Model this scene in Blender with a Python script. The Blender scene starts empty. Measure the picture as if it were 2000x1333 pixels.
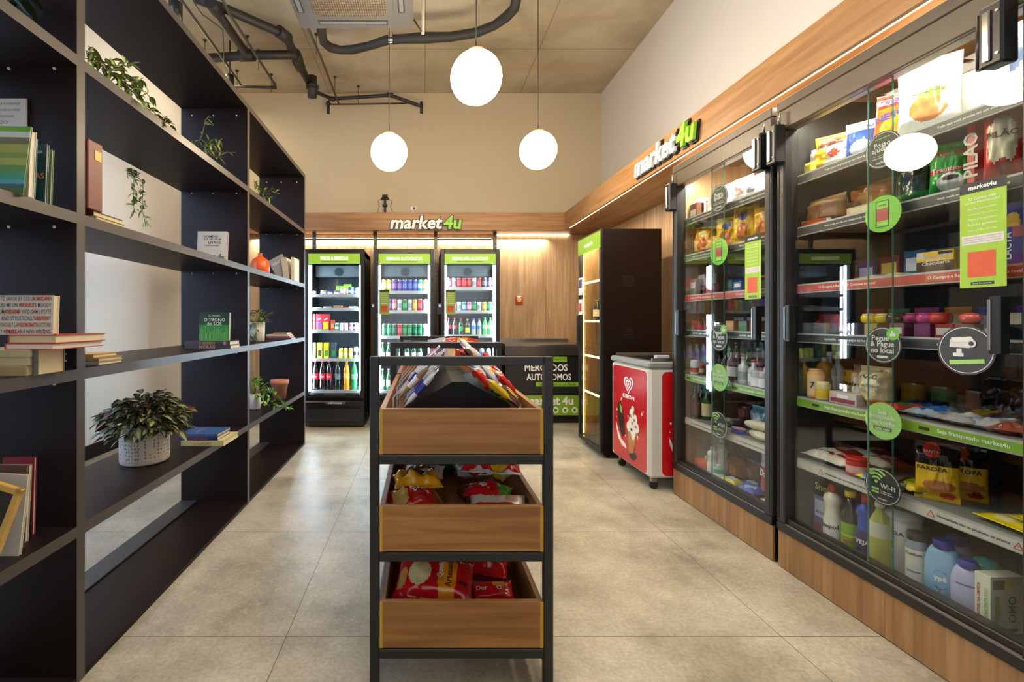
import bpy, bmesh, math, random
from mathutils import Vector, Matrix, noise, Euler
random.seed(7)
PI = math.pi
SC = bpy.context.scene
COL = SC.collection

# ------------------------------------------------------------------ camera
EYE = 1.2
FPX = 900.0
VX, VY = 825.0, 627.0
cd = bpy.data.cameras.new('camera')
cam = bpy.data.objects.new('camera', cd); COL.objects.link(cam)
cam.location = (0, 0, EYE); cam.rotation_euler = (PI/2, 0, 0)
cd.sensor_width = 36; cd.lens = 36*FPX/2000
cd.shift_x = (1000-VX)/2000; cd.shift_y = -(666.5-VY)/2000
cd.clip_start = 0.05
SC.camera = cam

# ------------------------------------------------------------------ view + world
vs = SC.view_settings
vs.view_transform = 'Standard'; vs.look = 'None'; vs.gamma = 1; vs.use_curve_mapping = False
vs.exposure = 0.08
w = bpy.data.worlds.new('world'); SC.world = w; w.use_nodes = True
w.node_tree.nodes['Background'].inputs[0].default_value = (0.75, 0.86, 1, 1)
w.node_tree.nodes['Background'].inputs[1].default_value = 0.4
SC.cycles.transparent_max_bounces = 24
SC.cycles.max_bounces = 9
SC.cycles.sample_clamp_indirect = 6
SC.cycles.use_denoising = True

# ------------------------------------------------------------------ lights
def area(name, loc, rot, sx, sy, power, col, spread=PI):
    l = bpy.data.lights.new(name, 'AREA'); l.shape = 'RECTANGLE'; l.size = sx; l.size_y = sy
    l.energy = power; l.color = col; l.spread = spread
    o = bpy.data.objects.new(name, l); COL.objects.link(o); o.location = loc; o.rotation_euler = rot
    return o
WARM = (1.0, 0.80, 0.55); COOL = (0.72, 0.86, 1.0); NEUT = (1.0, 0.93, 0.82)
# daylight through the shop front behind the camera
area('shopfront_daylight', (0.2, -1.7, 1.7), (PI/2, 0, 0), 4.0, 2.4, 26, (1.0, 0.97, 0.93))
# added fill lights below the ceiling, no fittings there
area('ceiling_fill', (0.4, 1.0, 4.0), (0, 0, 0), 1.6, 1.2, 58, (1, .97, .93))
area('corridor_fill', (-2.3, 1.4, 3.95), (0, 0, 0), 0.5, 2.6, 34, (.62, .80, 1.0))  # added cool fill to turn the left wall bluish
area('far_corridor_fill', (-2.3, 4.9, 3.95), (0, 0, 0), 0.4, 1.4, 14, (1, .86, .62))  # added warm fill for the far part of the left wall
# daylight falling down the passage behind the bookcase
area('passage_daylight', (-1.95, 0.4, 1.9), (PI/2, 0, math.radians(41)), 0.35, 2.8, 190, (0.42, 0.60, 1.0), math.radians(58))
# LED tape behind the timber fascia
area('led_tape_right', (1.80, 2.4, 2.285), (0, 0, 0), 0.02, 5.6, 30, (1.0, 0.90, 0.76))
area('led_tape_back', (-0.3, 5.93, 2.285), (math.radians(8), 0, 0), 3.8, 0.02, 40, (1.0, 0.88, 0.74), math.radians(120))

# ------------------------------------------------------------------ materials
def hexc(h):
    h = h.lstrip('#'); c = [int(h[i:i+2], 16)/255 for i in (0, 2, 4)]
    return tuple((x/12.92 if x <= .04045 else ((x+.055)/1.055)**2.4) for x in c) + (1,)
MC = {}
def newmat(name):
    m = bpy.data.materials.new(name); m.use_nodes = True
    n = m.node_tree.nodes; return m, n, m.node_tree.links, n['Principled BSDF']
def P(h, rough=0.5, metal=0.0, var=0.12, coat=0.0, trans=0.0, vs_=22.0):
    k = (h, rough, metal, var, coat, trans)
    if k in MC: return MC[k]
    m, n, l, b = newmat('paint_'+h.strip('#'))
    c = hexc(h)
    t = n.new('ShaderNodeTexNoise'); t.inputs['Scale'].default_value = vs_; t.inputs['Detail'].default_value = 3
    tc = n.new('ShaderNodeTexCoord'); l.new(tc.outputs['Object'], t.inputs['Vector'])
    r = n.new('ShaderNodeMix'); r.data_type = 'RGBA'
    r.inputs[6].default_value = tuple(x*(1-var) for x in c[:3])+(1,)
    r.inputs[7].default_value = tuple(min(1, x*(1+var)) for x in c[:3])+(1,)
    l.new(t.outputs['Fac'], r.inputs[0]); l.new(r.outputs[2], b.inputs['Base Color'])
    b.inputs['Roughness'].default_value = rough; b.inputs['Metallic'].default_value = metal
    b.inputs['Coat Weight'].default_value = coat
    if trans: b.inputs['Transmission Weight'].default_value = trans; b.inputs['IOR'].default_value = 1.33
    MC[k] = m; return m
def E(h, s):
    k = ('E', h, s)
    if k in MC: return MC[k]
    m, n, l, b = newmat('glow_'+h.strip('#'))
    b.inputs['Base Color'].default_value = hexc(h); b.inputs['Emission Color'].default_value = hexc(h)
    b.inputs['Emission Strength'].default_value = s
    MC[k] = m; return m
def GLASS(name, tint=(0.96, 0.985, 0.975), f0=0.045):
    if name in MC: return MC[name]
    m = bpy.data.materials.new(name); m.use_nodes = True; n = m.node_tree.nodes; l = m.node_tree.links
    n.clear(); out = n.new('ShaderNodeOutputMaterial'); mix = n.new('ShaderNodeMixShader')
    tr = n.new('ShaderNodeBsdfTransparent'); tr.inputs[0].default_value = tint+(1,)
    gl = n.new('ShaderNodeBsdfGlossy'); gl.inputs['Roughness'].default_value = 0.0
    lw = n.new('ShaderNodeLayerWeight'); lw.inputs[0].default_value = 0.5
    p = n.new('ShaderNodeMath'); p.operation = 'POWER'; p.inputs[1].default_value = 5
    q = n.new('ShaderNodeMath'); q.operation = 'MULTIPLY_ADD'; q.inputs[1].default_value = 1-f0; q.inputs[2].default_value = f0
    l.new(lw.outputs['Facing'], p.inputs[0]); l.new(p.outputs[0], q.inputs[0]); l.new(q.outputs[0], mix.inputs[0])
    l.new(tr.outputs[0], mix.inputs[1]); l.new(gl.outputs[0], mix.inputs[2]); l.new(mix.outputs[0], out.inputs[0])
    MC[name] = m; return m
def wood(name, c1, c2, axis='x', rough=0.45, sc=1.0, c3=None):
    if name in MC: return MC[name]
    m, n, l, b = newmat(name)
    tc = n.new('ShaderNodeTexCoord'); mp = n.new('ShaderNodeMapping'); l.new(tc.outputs['Object'], mp.inputs[0])
    s = {'x': (1.2, 22, 22), 'y': (22, 1.2, 22), 'z': (22, 22, 1.2)}[axis]
    mp.inputs['Scale'].default_value = tuple(v*sc for v in s)
    a = n.new('ShaderNodeTexNoise'); a.inputs['Scale'].default_value = 1.6; a.inputs['Detail'].default_value = 7; a.inputs['Distortion'].default_value = 0.6
    l.new(mp.outputs[0], a.inputs['Vector'])
    r = n.new('ShaderNodeValToRGB'); r.color_ramp.elements[0].position = .36; r.color_ramp.elements[1].position = .66
    r.color_ramp.elements[0].color = hexc(c1); r.color_ramp.elements[1].color = hexc(c2)
    l.new(a.outputs['Fac'], r.inputs[0])
    mp2 = n.new('ShaderNodeMapping'); l.new(tc.outputs['Object'], mp2.inputs[0])
    s2 = {'x': (.8, 5, 5), 'y': (5, .8, 5), 'z': (5, 5, .8)}[axis]; mp2.inputs['Scale'].default_value = s2
    a2 = n.new('ShaderNodeTexNoise'); a2.inputs['Scale'].default_value = 1.3; a2.inputs['Detail'].default_value = 2
    l.new(mp2.outputs[0], a2.inputs['Vector'])
    mx = n.new('ShaderNodeMix'); mx.data_type = 'RGBA'; mx.blend_type = 'MULTIPLY'; mx.inputs[0].default_value = .5
    r2 = n.new('ShaderNodeValToRGB'); r2.color_ramp.elements[0].position = .35; r2.color_ramp.elements[1].position = .6
    r2.color_ramp.elements[0].color = (.62, .55, .5, 1); r2.color_ramp.elements[1].color = (1, 1, 1, 1)
    l.new(a2.outputs['Fac'], r2.inputs[0]); l.new(r.outputs[0], mx.inputs[6]); l.new(r2.outputs[0], mx.inputs[7])
    l.new(mx.outputs[2], b.inputs['Base Color']); b.inputs['Roughness'].default_value = rough
    bp = n.new('ShaderNodeBump'); bp.inputs['Strength'].default_value = .08; bp.inputs['Distance'].default_value = .002
    l.new(a.outputs['Fac'], bp.inputs['Height']); l.new(bp.outputs[0], b.inputs['Normal'])
    MC[name] = m; return m

def floor_material():
    m, n, l, b = newmat('stone_tile')
    tc = n.new('ShaderNodeTexCoord')
    a = n.new('ShaderNodeTexNoise'); a.inputs['Scale'].default_value = 2.4; a.inputs['Detail'].default_value = 8; a.inputs['Roughness'].default_value = .65
    l.new(tc.outputs['Object'], a.inputs['Vector'])
    r = n.new('ShaderNodeValToRGB'); e = r.color_ramp.elements
    e[0].position = .33; e[0].color = hexc('#918772'); e[1].position = .68; e[1].color = hexc('#cdc3ac')
    l.new(a.outputs['Fac'], r.inputs[0])
    # pale stone chips
    v = n.new('ShaderNodeTexVoronoi'); v.inputs['Scale'].default_value = 20; v.inputs['Randomness'].default_value = 1
    nz = n.new('ShaderNodeTexNoise'); nz.inputs['Scale'].default_value = 26; nz.inputs['Detail'].default_value = 3
    l.new(tc.outputs['Object'], nz.inputs['Vector'])
    ad = n.new('ShaderNodeMix'); ad.data_type = 'RGBA'; ad.blend_type = 'ADD'; ad.inputs[0].default_value = .07
    l.new(tc.outputs['Object'], ad.inputs[6]); l.new(nz.outputs['Color'], ad.inputs[7]); l.new(ad.outputs[2], v.inputs['Vector'])
    sep = n.new('ShaderNodeSeparateColor'); l.new(v.outputs['Color'], sep.inputs[0])
    gt = n.new('ShaderNodeMath'); gt.operation = 'GREATER_THAN'; gt.inputs[1].default_value = .80; l.new(sep.outputs[0], gt.inputs[0])
    lt = n.new('ShaderNodeMapRange'); lt.inputs['From Min'].default_value = .26; lt.inputs['From Max'].default_value = .42; lt.inputs['To Min'].default_value = 1; lt.inputs['To Max'].default_value = 0
    l.new(v.outputs['Distance'], lt.inputs['Value'])
    mu = n.new('ShaderNodeMath'); mu.operation = 'MULTIPLY'; l.new(gt.outputs[0], mu.inputs[0]); l.new(lt.outputs[0], mu.inputs[1])
    mu2 = n.new('ShaderNodeMath'); mu2.operation = 'MULTIPLY'; mu2.inputs[1].default_value = .34; l.new(mu.outputs[0], mu2.inputs[0])
    m1 = n.new('ShaderNodeMix'); m1.data_type = 'RGBA'; m1.inputs[7].default_value = hexc('#c9c0ab')
    l.new(mu2.outputs[0], m1.inputs[0]); l.new(r.outputs[0], m1.inputs[6])
    f = n.new('ShaderNodeTexNoise'); f.inputs['Scale'].default_value = 70; f.inputs['Detail'].default_value = 4; l.new(tc.outputs['Object'], f.inputs['Vector'])
    fr = n.new('ShaderNodeMapRange'); fr.inputs['From Min'].default_value = .35; fr.inputs['From Max'].default_value = .65; fr.inputs['To Min'].default_value = .86; fr.inputs['To Max'].default_value = 1.10
    l.new(f.outputs['Fac'], fr.inputs['Value'])
    m3 = n.new('ShaderNodeMix'); m3.data_type = 'RGBA'; m3.blend_type = 'MULTIPLY'; m3.inputs[0].default_value = 1
    l.new(m1.outputs[2], m3.inputs[6]); l.new(fr.outputs[0], m3.inputs[7])
    br = n.new('ShaderNodeTexBrick'); br.offset = 0; br.inputs['Scale'].default_value = 1
    br.inputs['Brick Width'].default_value = .94; br.inputs['Row Height'].default_value = .87
    br.inputs['Mortar Size'].default_value = .0016; br.inputs['Mortar Smooth'].default_value = .1
    mp = n.new('ShaderNodeMapping'); mp.inputs['Location'].default_value = (.517+.94*4, -1.75+.87*4, 0)
    l.new(tc.outputs['Object'], mp.inputs[0]); l.new(mp.outputs[0], br.inputs['Vector'])
    m2 = n.new('ShaderNodeMix'); m2.data_type = 'RGBA'; m2.inputs[7].default_value = hexc('#5c5548')
    l.new(br.outputs['Fac'], m2.inputs[0]); l.new(m3.outputs[2], m2.inputs[6])
    l.new(m2.outputs[2], b.inputs['Base Color']); b.inputs['Roughness'].default_value = .38
    rr = n.new('ShaderNodeMapRange'); rr.inputs['To Min'].default_value = .27; rr.inputs['To Max'].default_value = .48; l.new(a.outputs['Fac'], rr.inputs['Value']); l.new(rr.outputs[0], b.inputs['Roughness'])
    return m
def concrete_material():
    m, n, l, b = newmat('raw_concrete')
    tc = n.new('ShaderNodeTexCoord')
    a = n.new('ShaderNodeTexNoise'); a.inputs['Scale'].default_value = 1.1; a.inputs['Detail'].default_value = 9; a.inputs['Roughness'].default_value = .62; a.inputs['Distortion'].default_value = .4
    l.new(tc.outputs['Object'], a.inputs['Vector'])
    r = n.new('ShaderNodeValToRGB'); e = r.color_ramp.elements
    e[0].position = .3; e[0].color = hexc('#968a72'); e[1].position = .7; e[1].color = hexc('#c6bca4')
    x = e.new(.5); x.color = hexc('#b0a58c')
    l.new(a.outputs['Fac'], r.inputs[0])
    br = n.new('ShaderNodeTexBrick'); br.offset = 0; br.inputs['Scale'].default_value = 1
    br.inputs['Brick Width'].default_value = 1.25; br.inputs['Row Height'].default_value = 2.2; br.inputs['Mortar Size'].default_value = .006; br.inputs['Mortar Smooth'].default_value = .6
    mp = n.new('ShaderNodeMapping'); mp.inputs['Location'].default_value = (5.0-.03, 8.8-5.05, 0)
    l.new(tc.outputs['Object'], mp.inputs[0]); l.new(mp.outputs[0], br.inputs['Vector'])
    m2 = n.new('ShaderNodeMix'); m2.data_type = 'RGBA'; m2.inputs[7].default_value = hexc('#857a62')
    l.new(br.outputs['Fac'], m2.inputs[0]); l.new(r.outputs[0], m2.inputs[6])
    # rusty smear
    s = n.new('ShaderNodeTexNoise'); s.inputs['Scale'].default_value = 1.0; s.inputs['Detail'].default_value = 3
    mp3 = n.new('ShaderNodeMapping'); mp3.inputs['Scale'].default_value = (.5, 3.2, 1); mp3.inputs['Rotation'].default_value = (0, 0, .5); l.new(tc.outputs['Object'], mp3.inputs[0]); l.new(mp3.outputs[0], s.inputs['Vector'])
    sr = n.new('ShaderNodeMapRange'); sr.inputs['From Min'].default_value = .60; sr.inputs['From Max'].default_value = .72; sr.inputs['To Max'].default_value = .35; l.new(s.outputs['Fac'], sr.inputs['Value'])
    m3 = n.new('ShaderNodeMix'); m3.data_type = 'RGBA'; m3.inputs[7].default_value = hexc('#b5894e')
    l.new(sr.outputs[0], m3.inputs[0]); l.new(m2.outputs[2], m3.inputs[6]); l.new(m3.outputs[2], b.inputs['Base Color'])
    b.inputs['Roughness'].default_value = .8
    bp = n.new('ShaderNodeBump'); bp.inputs['Strength'].default_value = .25; bp.inputs['Distance'].default_value = .01
    l.new(a.outputs['Fac'], bp.inputs['Height']); l.new(bp.outputs[0], b.inputs['Normal'])
    return m

M_WALL = P('#ccbd9e', .8, var=.02, vs_=3)
M_WALLW = P('#dcdad6', .75, var=.02, vs_=3)
M_LAM = P('#1a0f08', .42, var=.15); M_LAM.node_tree.nodes['Principled BSDF'].inputs['Specular IOR Level'].default_value = .16
M_LAMEDGE = P('#4a423b', .36, var=.08)
M_BLK = P('#141413', .38)
M_BLKM = P('#1b1b1c', .30, .5)
M_DKGREY = P('#33312f', .45)
M_FRAME = P('#2b2824', .42)
M_HEADLIT = P('#574a38', .42)  # frame material with warm reflected light painted into the header
M_STEEL = P('#9a9894', .28, .9)
M_CHROME = P('#c9c7c2', .12, 1.0)
M_WHITE = P('#f2f1ee', .4)
M_GREEN = P('#8fbf3a', .45)
M_GREENL = P('#a6cc3c', .45)
M_RED = P('#c8171c', .35)
M_ORANGE = P('#e8641c', .45)
M_YEL = P('#f2c40f', .4)
M_WOODF = wood('oak_fascia', '#9a6d40', '#b58856', 'y')
M_WOODB = wood('oak_fascia_back', '#9a6d40', '#b58856', 'x')
M_WOODP = wood('oak_panel', '#b39067', '#cbab82', 'z', .5)
M_WOODPL = wood('oak_plinth', '#926a41', '#ad8557', 'z', .5)
M_CRATE = wood('pine_crate', '#845522', '#a8743a', 'x', .45, .8)
M_CRATEY = wood('pine_crate_side', '#845522', '#a8743a', 'y', .45, .8)
M_PANE = GLASS('clear_glass')
M_ACR = GLASS('acrylic', (.93, .95, .96), .05)
M_GEDGE = P('#2f6a5c', .2, var=.05)

# ------------------------------------------------------------------ mesh builder
TXT = {}
def text_geo(s, off=0.0, ext=0.0, space=1.0, bold=False):
    k = (s, off, ext, space)
    if k in TXT: return TXT[k]
    c = bpy.data.curves.new('lettering', 'FONT'); c.body = s; c.size = 1; c.offset = off; c.extrude = ext
    c.resolution_u = 2; c.space_character = space; c.align_x = 'LEFT'
    o = bpy.data.objects.new('lettering', c); COL.objects.link(o)
    me = bpy.data.meshes.new_from_object(o)
    vs_ = [tuple(v.co) for v in me.vertices]; fs = [tuple(p.vertices) for p in me.polygons]
    bpy.data.objects.remove(o); bpy.data.curves.remove(c); bpy.data.meshes.remove(me)
    if vs_:
        x0 = min(v[0] for v in vs_); x1 = max(v[0] for v in vs_); y0 = min(v[1] for v in vs_); y1 = max(v[1] for v in vs_)
    else: x0 = y0 = 0; x1 = y1 = 1
    TXT[k] = (vs_, fs, (x0, x1, y0, y1)); return TXT[k]

def frame(o, right, up):
    r = Vector(right).normalized(); u = Vector(up).normalized(); n_ = r.cross(u)
    return Matrix(((r.x, u.x, n_.x, o[0]), (r.y, u.y, n_.y, o[1]), (r.z, u.z, n_.z, o[2]), (0, 0, 0, 1)))

class MB:
    def __init__(s): s.v = []; s.f = []; s.m = []; s.s = []; s.mats = []
    def slot(s, m):
        if m not in s.mats: s.mats.append(m)
        return s.mats.index(m)
    def add(s, vs_, fs, mat, smooth=False, M=None):
        b = len(s.v)
        s.v += [tuple(M @ Vector(v)) for v in vs_] if M else [tuple(v) for v in vs_]
        one = not isinstance(mat, list); k = s.slot(mat) if one else None
        for i, f in enumerate(fs):
            s.f.append(tuple(x+b for x in f)); s.m.append(k if one else s.slot(mat[i])); s.s.append(smooth)
    def box(s, x0, x1, y0, y1, z0, z1, mat, bev=0, M=None):
        if x0 > x1: x0, x1 = x1, x0
        if y0 > y1: y0, y1 = y1, y0
        if z0 > z1: z0, z1 = z1, z0
        if not bev:
            v = [(x, y, z) for x in (x0, x1) for y in (y0, y1) for z in (z0, z1)]
            f = [(0, 1, 3, 2), (4, 6, 7, 5), (0, 4, 5, 1), (2, 3, 7, 6), (0, 2, 6, 4), (1, 5, 7, 3)]
            s.add(v, f, mat, False, M); return
        b = min(bev, (x1-x0)*.45, (y1-y0)*.45, (z1-z0)*.45)
        lim = ((x0, x1), (y0, y1), (z0, z1)); v = []; idx = {}
        for sx in (0, 1):
            for sy in (0, 1):
                for sz in (0, 1):
                    sg = (sx, sy, sz)
                    for a in range(3):
                        p = [lim[i][sg[i]] + (0 if i == a else (b if sg[i] == 0 else -b)) for i in range(3)]
                        idx[(sg, a)] = len(v); v.append(p)
        f = []
        for a in range(3):
            o1, o2 = [i for i in range(3) if i != a]
            for q in (0, 1):
                c = []
                for (i, j) in ((0, 0), (1, 0), (1, 1), (0, 1)):
                    g = [0]*3; g[a] = q; g[o1] = i; g[o2] = j; c.append(idx[(tuple(g), a)])
                f.append(tuple(c))
            for i in (0, 1):
                for j in (0, 1):
                    g0 = [0]*3; g1 = [0]*3; g0[o1] = g1[o1] = i; g0[o2] = g1[o2] = j; g1[a] = 1
                    f.append((idx[(tuple(g0), o1)], idx[(tuple(g1), o1)], idx[(tuple(g1), o2)], idx[(tuple(g0), o2)]))
        for sx in (0, 1):
            for sy in (0, 1):
                for sz in (0, 1): f.append(tuple(idx[((sx, sy, sz), a)] for a in range(3)))
        s.add(v, f, mat, False, M)
    def cyl(s, p0, p1, r0, mat, n=12, r1=None, caps=True, smooth=True):
        p0 = Vector(p0); p1 = Vector(p1); r1 = r0 if r1 is None else r1
        d = (p1-p0).normalized(); a = Vector((0, 0, 1)) if abs(d.z) < .9 else Vector((1, 0, 0))
        u = d.cross(a).normalized(); w_ = d.cross(u)
        v = []
        for p, r in ((p0, r0), (p1, r1)):
            for i in range(n):
                t = 2*PI*i/n; v.append(p+(u*math.cos(t)+w_*math.sin(t))*r)
        s.add(v, [(i, (i+1) % n, n+(i+1) % n, n+i) for i in range(n)], mat, smooth)
        if caps:
            s.add(v[:n], [tuple(range(n))], mat); s.add(v[n:], [tuple(range(n))], mat)
    def tube(s, pts, r, mat, n=8, wob=0):
        pts = [Vector(p) for p in pts]; rings = []; prev = None
        for i, p in enumerate(pts):
            d = (pts[min(i+1, len(pts)-1)]-pts[max(i-1, 0)]).normalized()
            if prev is None:
                a = Vector((0, 0, 1)) if abs(d.z) < .9 else Vector((1, 0, 0)); u = d.cross(a).normalized()
            else: u = (prev-d*prev.dot(d)).normalized()
            prev = u; w_ = d.cross(u); rr = r*(1+wob*(noise.noise(p*25)))
            rings.append([p+(u*math.cos(2*PI*k/n)+w_*math.sin(2*PI*k/n))*rr for k in range(n)])
        v = [x for g in rings for x in g]; f = []
        for i in range(len(rings)-1):
            for k in range(n): f.append((i*n+k, i*n+(k+1) % n, (i+1)*n+(k+1) % n, (i+1)*n+k))
        f.append(tuple(range(n))); f.append(tuple(range(len(v)-n, len(v))))
        s.add(v, f, mat, True)
    def lathe(s, prof, mats, n=16, c=(0, 0, 0), sx=1, sy=1, cap=True):
        v = []
        for (r, z) in prof:
            for k in range(n):
                t = 2*PI*k/n; v.append((c[0]+r*math.cos(t)*sx, c[1]+r*math.sin(t)*sy, c[2]+z))
        for i in range(len(prof)-1):
            mt = mats[i] if isinstance(mats, list) else mats
            s.add([v[j] for j in range(i*n, (i+2)*n)], [(k, (k+1) % n, n+(k+1) % n, n+k) for k in range(n)], mt, True)
        m0 = mats[0] if isinstance(mats, list) else mats; m1 = mats[-1] if isinstance(mats, list) else mats
        if cap:
            s.add(v[:n], [tuple(range(n))], m0); s.add(v[-n:], [tuple(range(n))], m1)
    def ball(s, c, r, mat, n=16, sz=1, sx=1, sy=1):
        pr = [(max(1e-4, r*math.sin(PI*i/n)), -r*sz*math.cos(PI*i/n)) for i in range(n+1)]
        s.lathe(pr, mat, n*2 if n > 8 else 12, c, sx, sy)
    def poly(s, pts, M, th, mat):
        """outline in the frame M (x right, y up), from z=0 to z=th, convex or not"""
        n_ = len(pts); v = [(p[0], p[1], 0) for p in pts]+[(p[0], p[1], th) for p in pts]
        f = [tuple(range(n_)), tuple(range(n_, 2*n_))]+[(i, (i+1) % n_, n_+(i+1) % n_, n_+i) for i in range(n_)]
        s.add(v, f, mat, False, M)
    def text(s, t, mat, M, width=None, height=None, cx=0, cy=0, lift=.0006, off=0.0, ext=0.0, space=1.0, fn=None, rot=0, maxw=None):
        vs_, fs, (x0, x1, y0, y1) = text_geo(t, off, ext, space)
        k = (width/(x1-x0)) if width else height/(y1-y0)
        if maxw and (x1-x0)*k > maxw: k = maxw/(x1-x0)
        kx = k
        if width and height: k = height/(y1-y0)
        mx = (x0+x1)/2; my = (y0+y1)/2; cr, sr = math.cos(rot), math.sin(rot); out = []
        for v in vs_:
            a = (v[0]-mx)*kx; b = (v[1]-my)*k
            a, b = cx+a*cr-b*sr, cy+a*sr+b*cr
            z = lift+v[2]*k+(fn(a, b) if fn else 0)
            out.append((a, b, z))
        s.add(out, fs, mat, False, M)
    def build(s, name, parent=None, loc=None, rot=None, mod=None):
        me = bpy.data.meshes.new(name); me.from_pydata(s.v, [], s.f)
        for m in s.mats: me.materials.append(m)
        me.polygons.foreach_set('material_index', s.m); me.polygons.foreach_set('use_smooth', s.s)
        bm = bmesh.new(); bm.from_mesh(me); bmesh.ops.remove_doubles(bm, verts=bm.verts, dist=1e-6)
        bmesh.ops.recalc_face_normals(bm, faces=bm.faces); bm.to_mesh(me); bm.free()
        o = bpy.data.objects.new(name, me); COL.objects.link(o)
        if parent: o.parent = parent
        if loc is not None: o.location = loc
        if rot is not None: o.rotation_euler = rot
        return o

def tag(o, label, cat, group=None, kind=None):
    o['label'] = label; o['category'] = cat
    if group: o['group'] = group
    if kind: o['kind'] = kind
    return o
def thing(name, label, cat, loc=(0, 0, 0), rot=(0, 0, 0), group=None):
    o = bpy.data.objects.new(name, None); COL.objects.link(o); o.location = loc; o.rotation_euler = rot
    o.empty_display_size = .05
    return tag(o, label, cat, group)
def struct(mb, name):
    o = mb.build(name); o['kind'] = 'structure'; return o
def dup(o, loc=None, rot=None, label=None, group=None, parent=None):
    c = o.copy(); COL.objects.link(c)
    if parent: c.parent = parent
    if loc is not None: c.location = loc
    if rot is not None: c.rotation_euler = rot
    if label: c['label'] = label
    if group: c['group'] = group
    for ch in list(o.children): dup(ch, parent=c)
    return c
def atY(px, py, Y): return Vector(((px-VX)*Y/FPX, Y, EYE+(VY-py)*Y/FPX))
def atZ(px, py, Z):
    Y = FPX*(EYE-Z)/(py-VY); return Vector(((px-VX)*Y/FPX, Y, Z))
def yX(px, X): return X*FPX/(px-VX)

# ================================================================== SETTING
XL, XR, YB, YF, ZC = -2.9, 2.34, 6.03, -1.9, 4.18
b = MB(); b.box(XL-.1, XR+.1, YF-.1, YB+.1, -.08, 0, floor_material()); struct(b, 'floor')
b = MB(); b.box(XL-.1, XR+.1, YF-.1, YB+.1, ZC, ZC+.1, concrete_material()); struct(b, 'ceiling')
b = MB(); b.box(XL-.1, XR+.1, YB, YB+.1, 0, ZC, M_WALL); struct(b, 'wall_back')
b = MB(); b.box(XL-.1, XL, YF, YB, 0, ZC, M_WALLW); struct(b, 'wall_left')
b = MB(); b.box(XR, XR+.1, YF, YB, 0, ZC, M_WALLW); struct(b, 'wall_right')
b = MB()
b.box(XL-.1, -2.2, YF-.1, YF, 0, ZC, M_WALLW); b.box(2.2, XR+.1, YF-.1, YF, 0, ZC, M_WALLW); b.box(-2.2, 2.2, YF-.1, YF, 2.9, ZC, M_WALLW)
struct(b, 'wall_front')
b = MB()
for x in (-2.2, -.75, .7, 2.15): b.box(x, x+.05, YF-.07, YF-.02, 0, 2.9, M_BLK)
b.box(-2.2, 2.2, YF-.07, YF-.02, 2.85, 2.9, M_BLK); b.box(-2.2, 2.2, YF-.07, YF-.02, 0, .08, M_BLK)
b.box(-2.15, 2.15, YF-.05, YF-.04, .08, 2.85, M_PANE); struct(b, 'window_1')
b = MB(); b.box(XL, XL+.018, YF, YB, 0, .12, M_LAM, .004); b.box(XL, XL+.024, YF, YB, 0, .03, M_LAM); struct(b, 'baseboard_left')
b = MB(); b.box(XL+.018, -1.5, YB-.018, YB, 0, .12, M_LAM, .004); struct(b, 'baseboard_back')

# timber lining behind the coolers and on the right wall
b = MB()
px = -2.6
while px < 2.2:
    b.box(px, min(px+.598, 2.26), YB-.045, YB-.02, .0, 2.32, M_WOODP, .0015); px += .6
b.box(-2.6, 2.26, YB-.02, YB-.002, 0, 2.32, M_BLK)
struct(b, 'trim_1')
b = MB(); y = 3.22
while y < 5.9:
    b.box(2.275, 2.30, y, min(y+.598, YB-.046), 0, 2.32, M_WOODP, .0015); y += .6
b.box(2.30, XR-.001, 3.22, YB-.046, 0, 2.32, M_BLK)
struct(b, 'trim_2')
# bulkhead with fascia: right run and back run
b = MB()
b.box(1.70, 1.722, YF+.2, 5.50, 2.288, 2.495, M_WOODF, .001)
b.box(1.722, 2.338, YF+.2, 5.50, 2.312, 2.33, M_WOODF)
b.box(1.722, 2.338, YF+.2, 5.50, 2.475, 2.495, M_WOODF)
struct(b, 'trim_3')
b = MB()
b.box(-2.6, 1.70, 5.50, 5.522, 2.288, 2.495, M_WOODB, .001)
b.box(-2.6, 2.338, 5.522, YB-.002, 2.322, 2.34, M_WOODB)
b.box(-2.6, 2.338, 5.502, YB-.002, 2.475, 2.495, M_WOODB)
struct(b, 'trim_4')
# LED tape profiles
o = MB(); o.box(1.735, 1.750, YF+.3, 5.45, 2.301, 2.311, E('#ffd9a0', 14)); o.box(1.730, 1.755, YF+.3, 5.46, 2.308, 2.3119, M_STEEL)
tag(o.build('led_strip'), 'warm glowing LED tape tucked behind the right-hand timber fascia', 'led strip')
o = MB(); o.box(.95, 1.9, YB-.075, YB-.06, 2.305, 2.318, E('#fff0d2', 10)); o.box(.95, 1.9, YB-.078, YB-.055, 2.316, 2.3219, M_STEEL)
tag(o.build('led_strip'), 'short bright LED tape at the soffit above the bare wood wall panel', 'led strip')

# lettering "market4u"
def market_sign(M, width, label, bg):
    t = thing('shop_sign', label, 'sign', M.translation)
    L = Matrix.Translation(-M.translation) @ M
    g1 = text_geo('market', .02)[2]; wa = g1[1]-g1[0]; g2 = text_geo('4u', .02)[2]; wb = g2[1]-g2[0]
    gap = .10; k = width/(wa+wb+gap)
    for (wd, mat, off, z0, e, nm) in (('m', M_BLK, .085, 0, .03, 'backing'), ('f', None, .028, .016, .05, 'letters')):
        mb = MB()
        for s_, x_, mt in (('market', 0, M_WHITE), ('4u', wa+gap, P('#8ed62a', .4))):
            v, f, bb = text_geo(s_, off, e)
            vv = []
            b0 = text_geo(s_, .02)[2]
            for q in v:
                shear = .16*q[1]
                vv.append(((q[0]-b0[0]+x_+shear-.05)*k-width/2, (q[1]-.33)*k, z0+(q[2]+e)*k))
            mb.add(vv, f, mat or mt, False, L)
        mb.build(nm, t)
    return t
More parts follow.
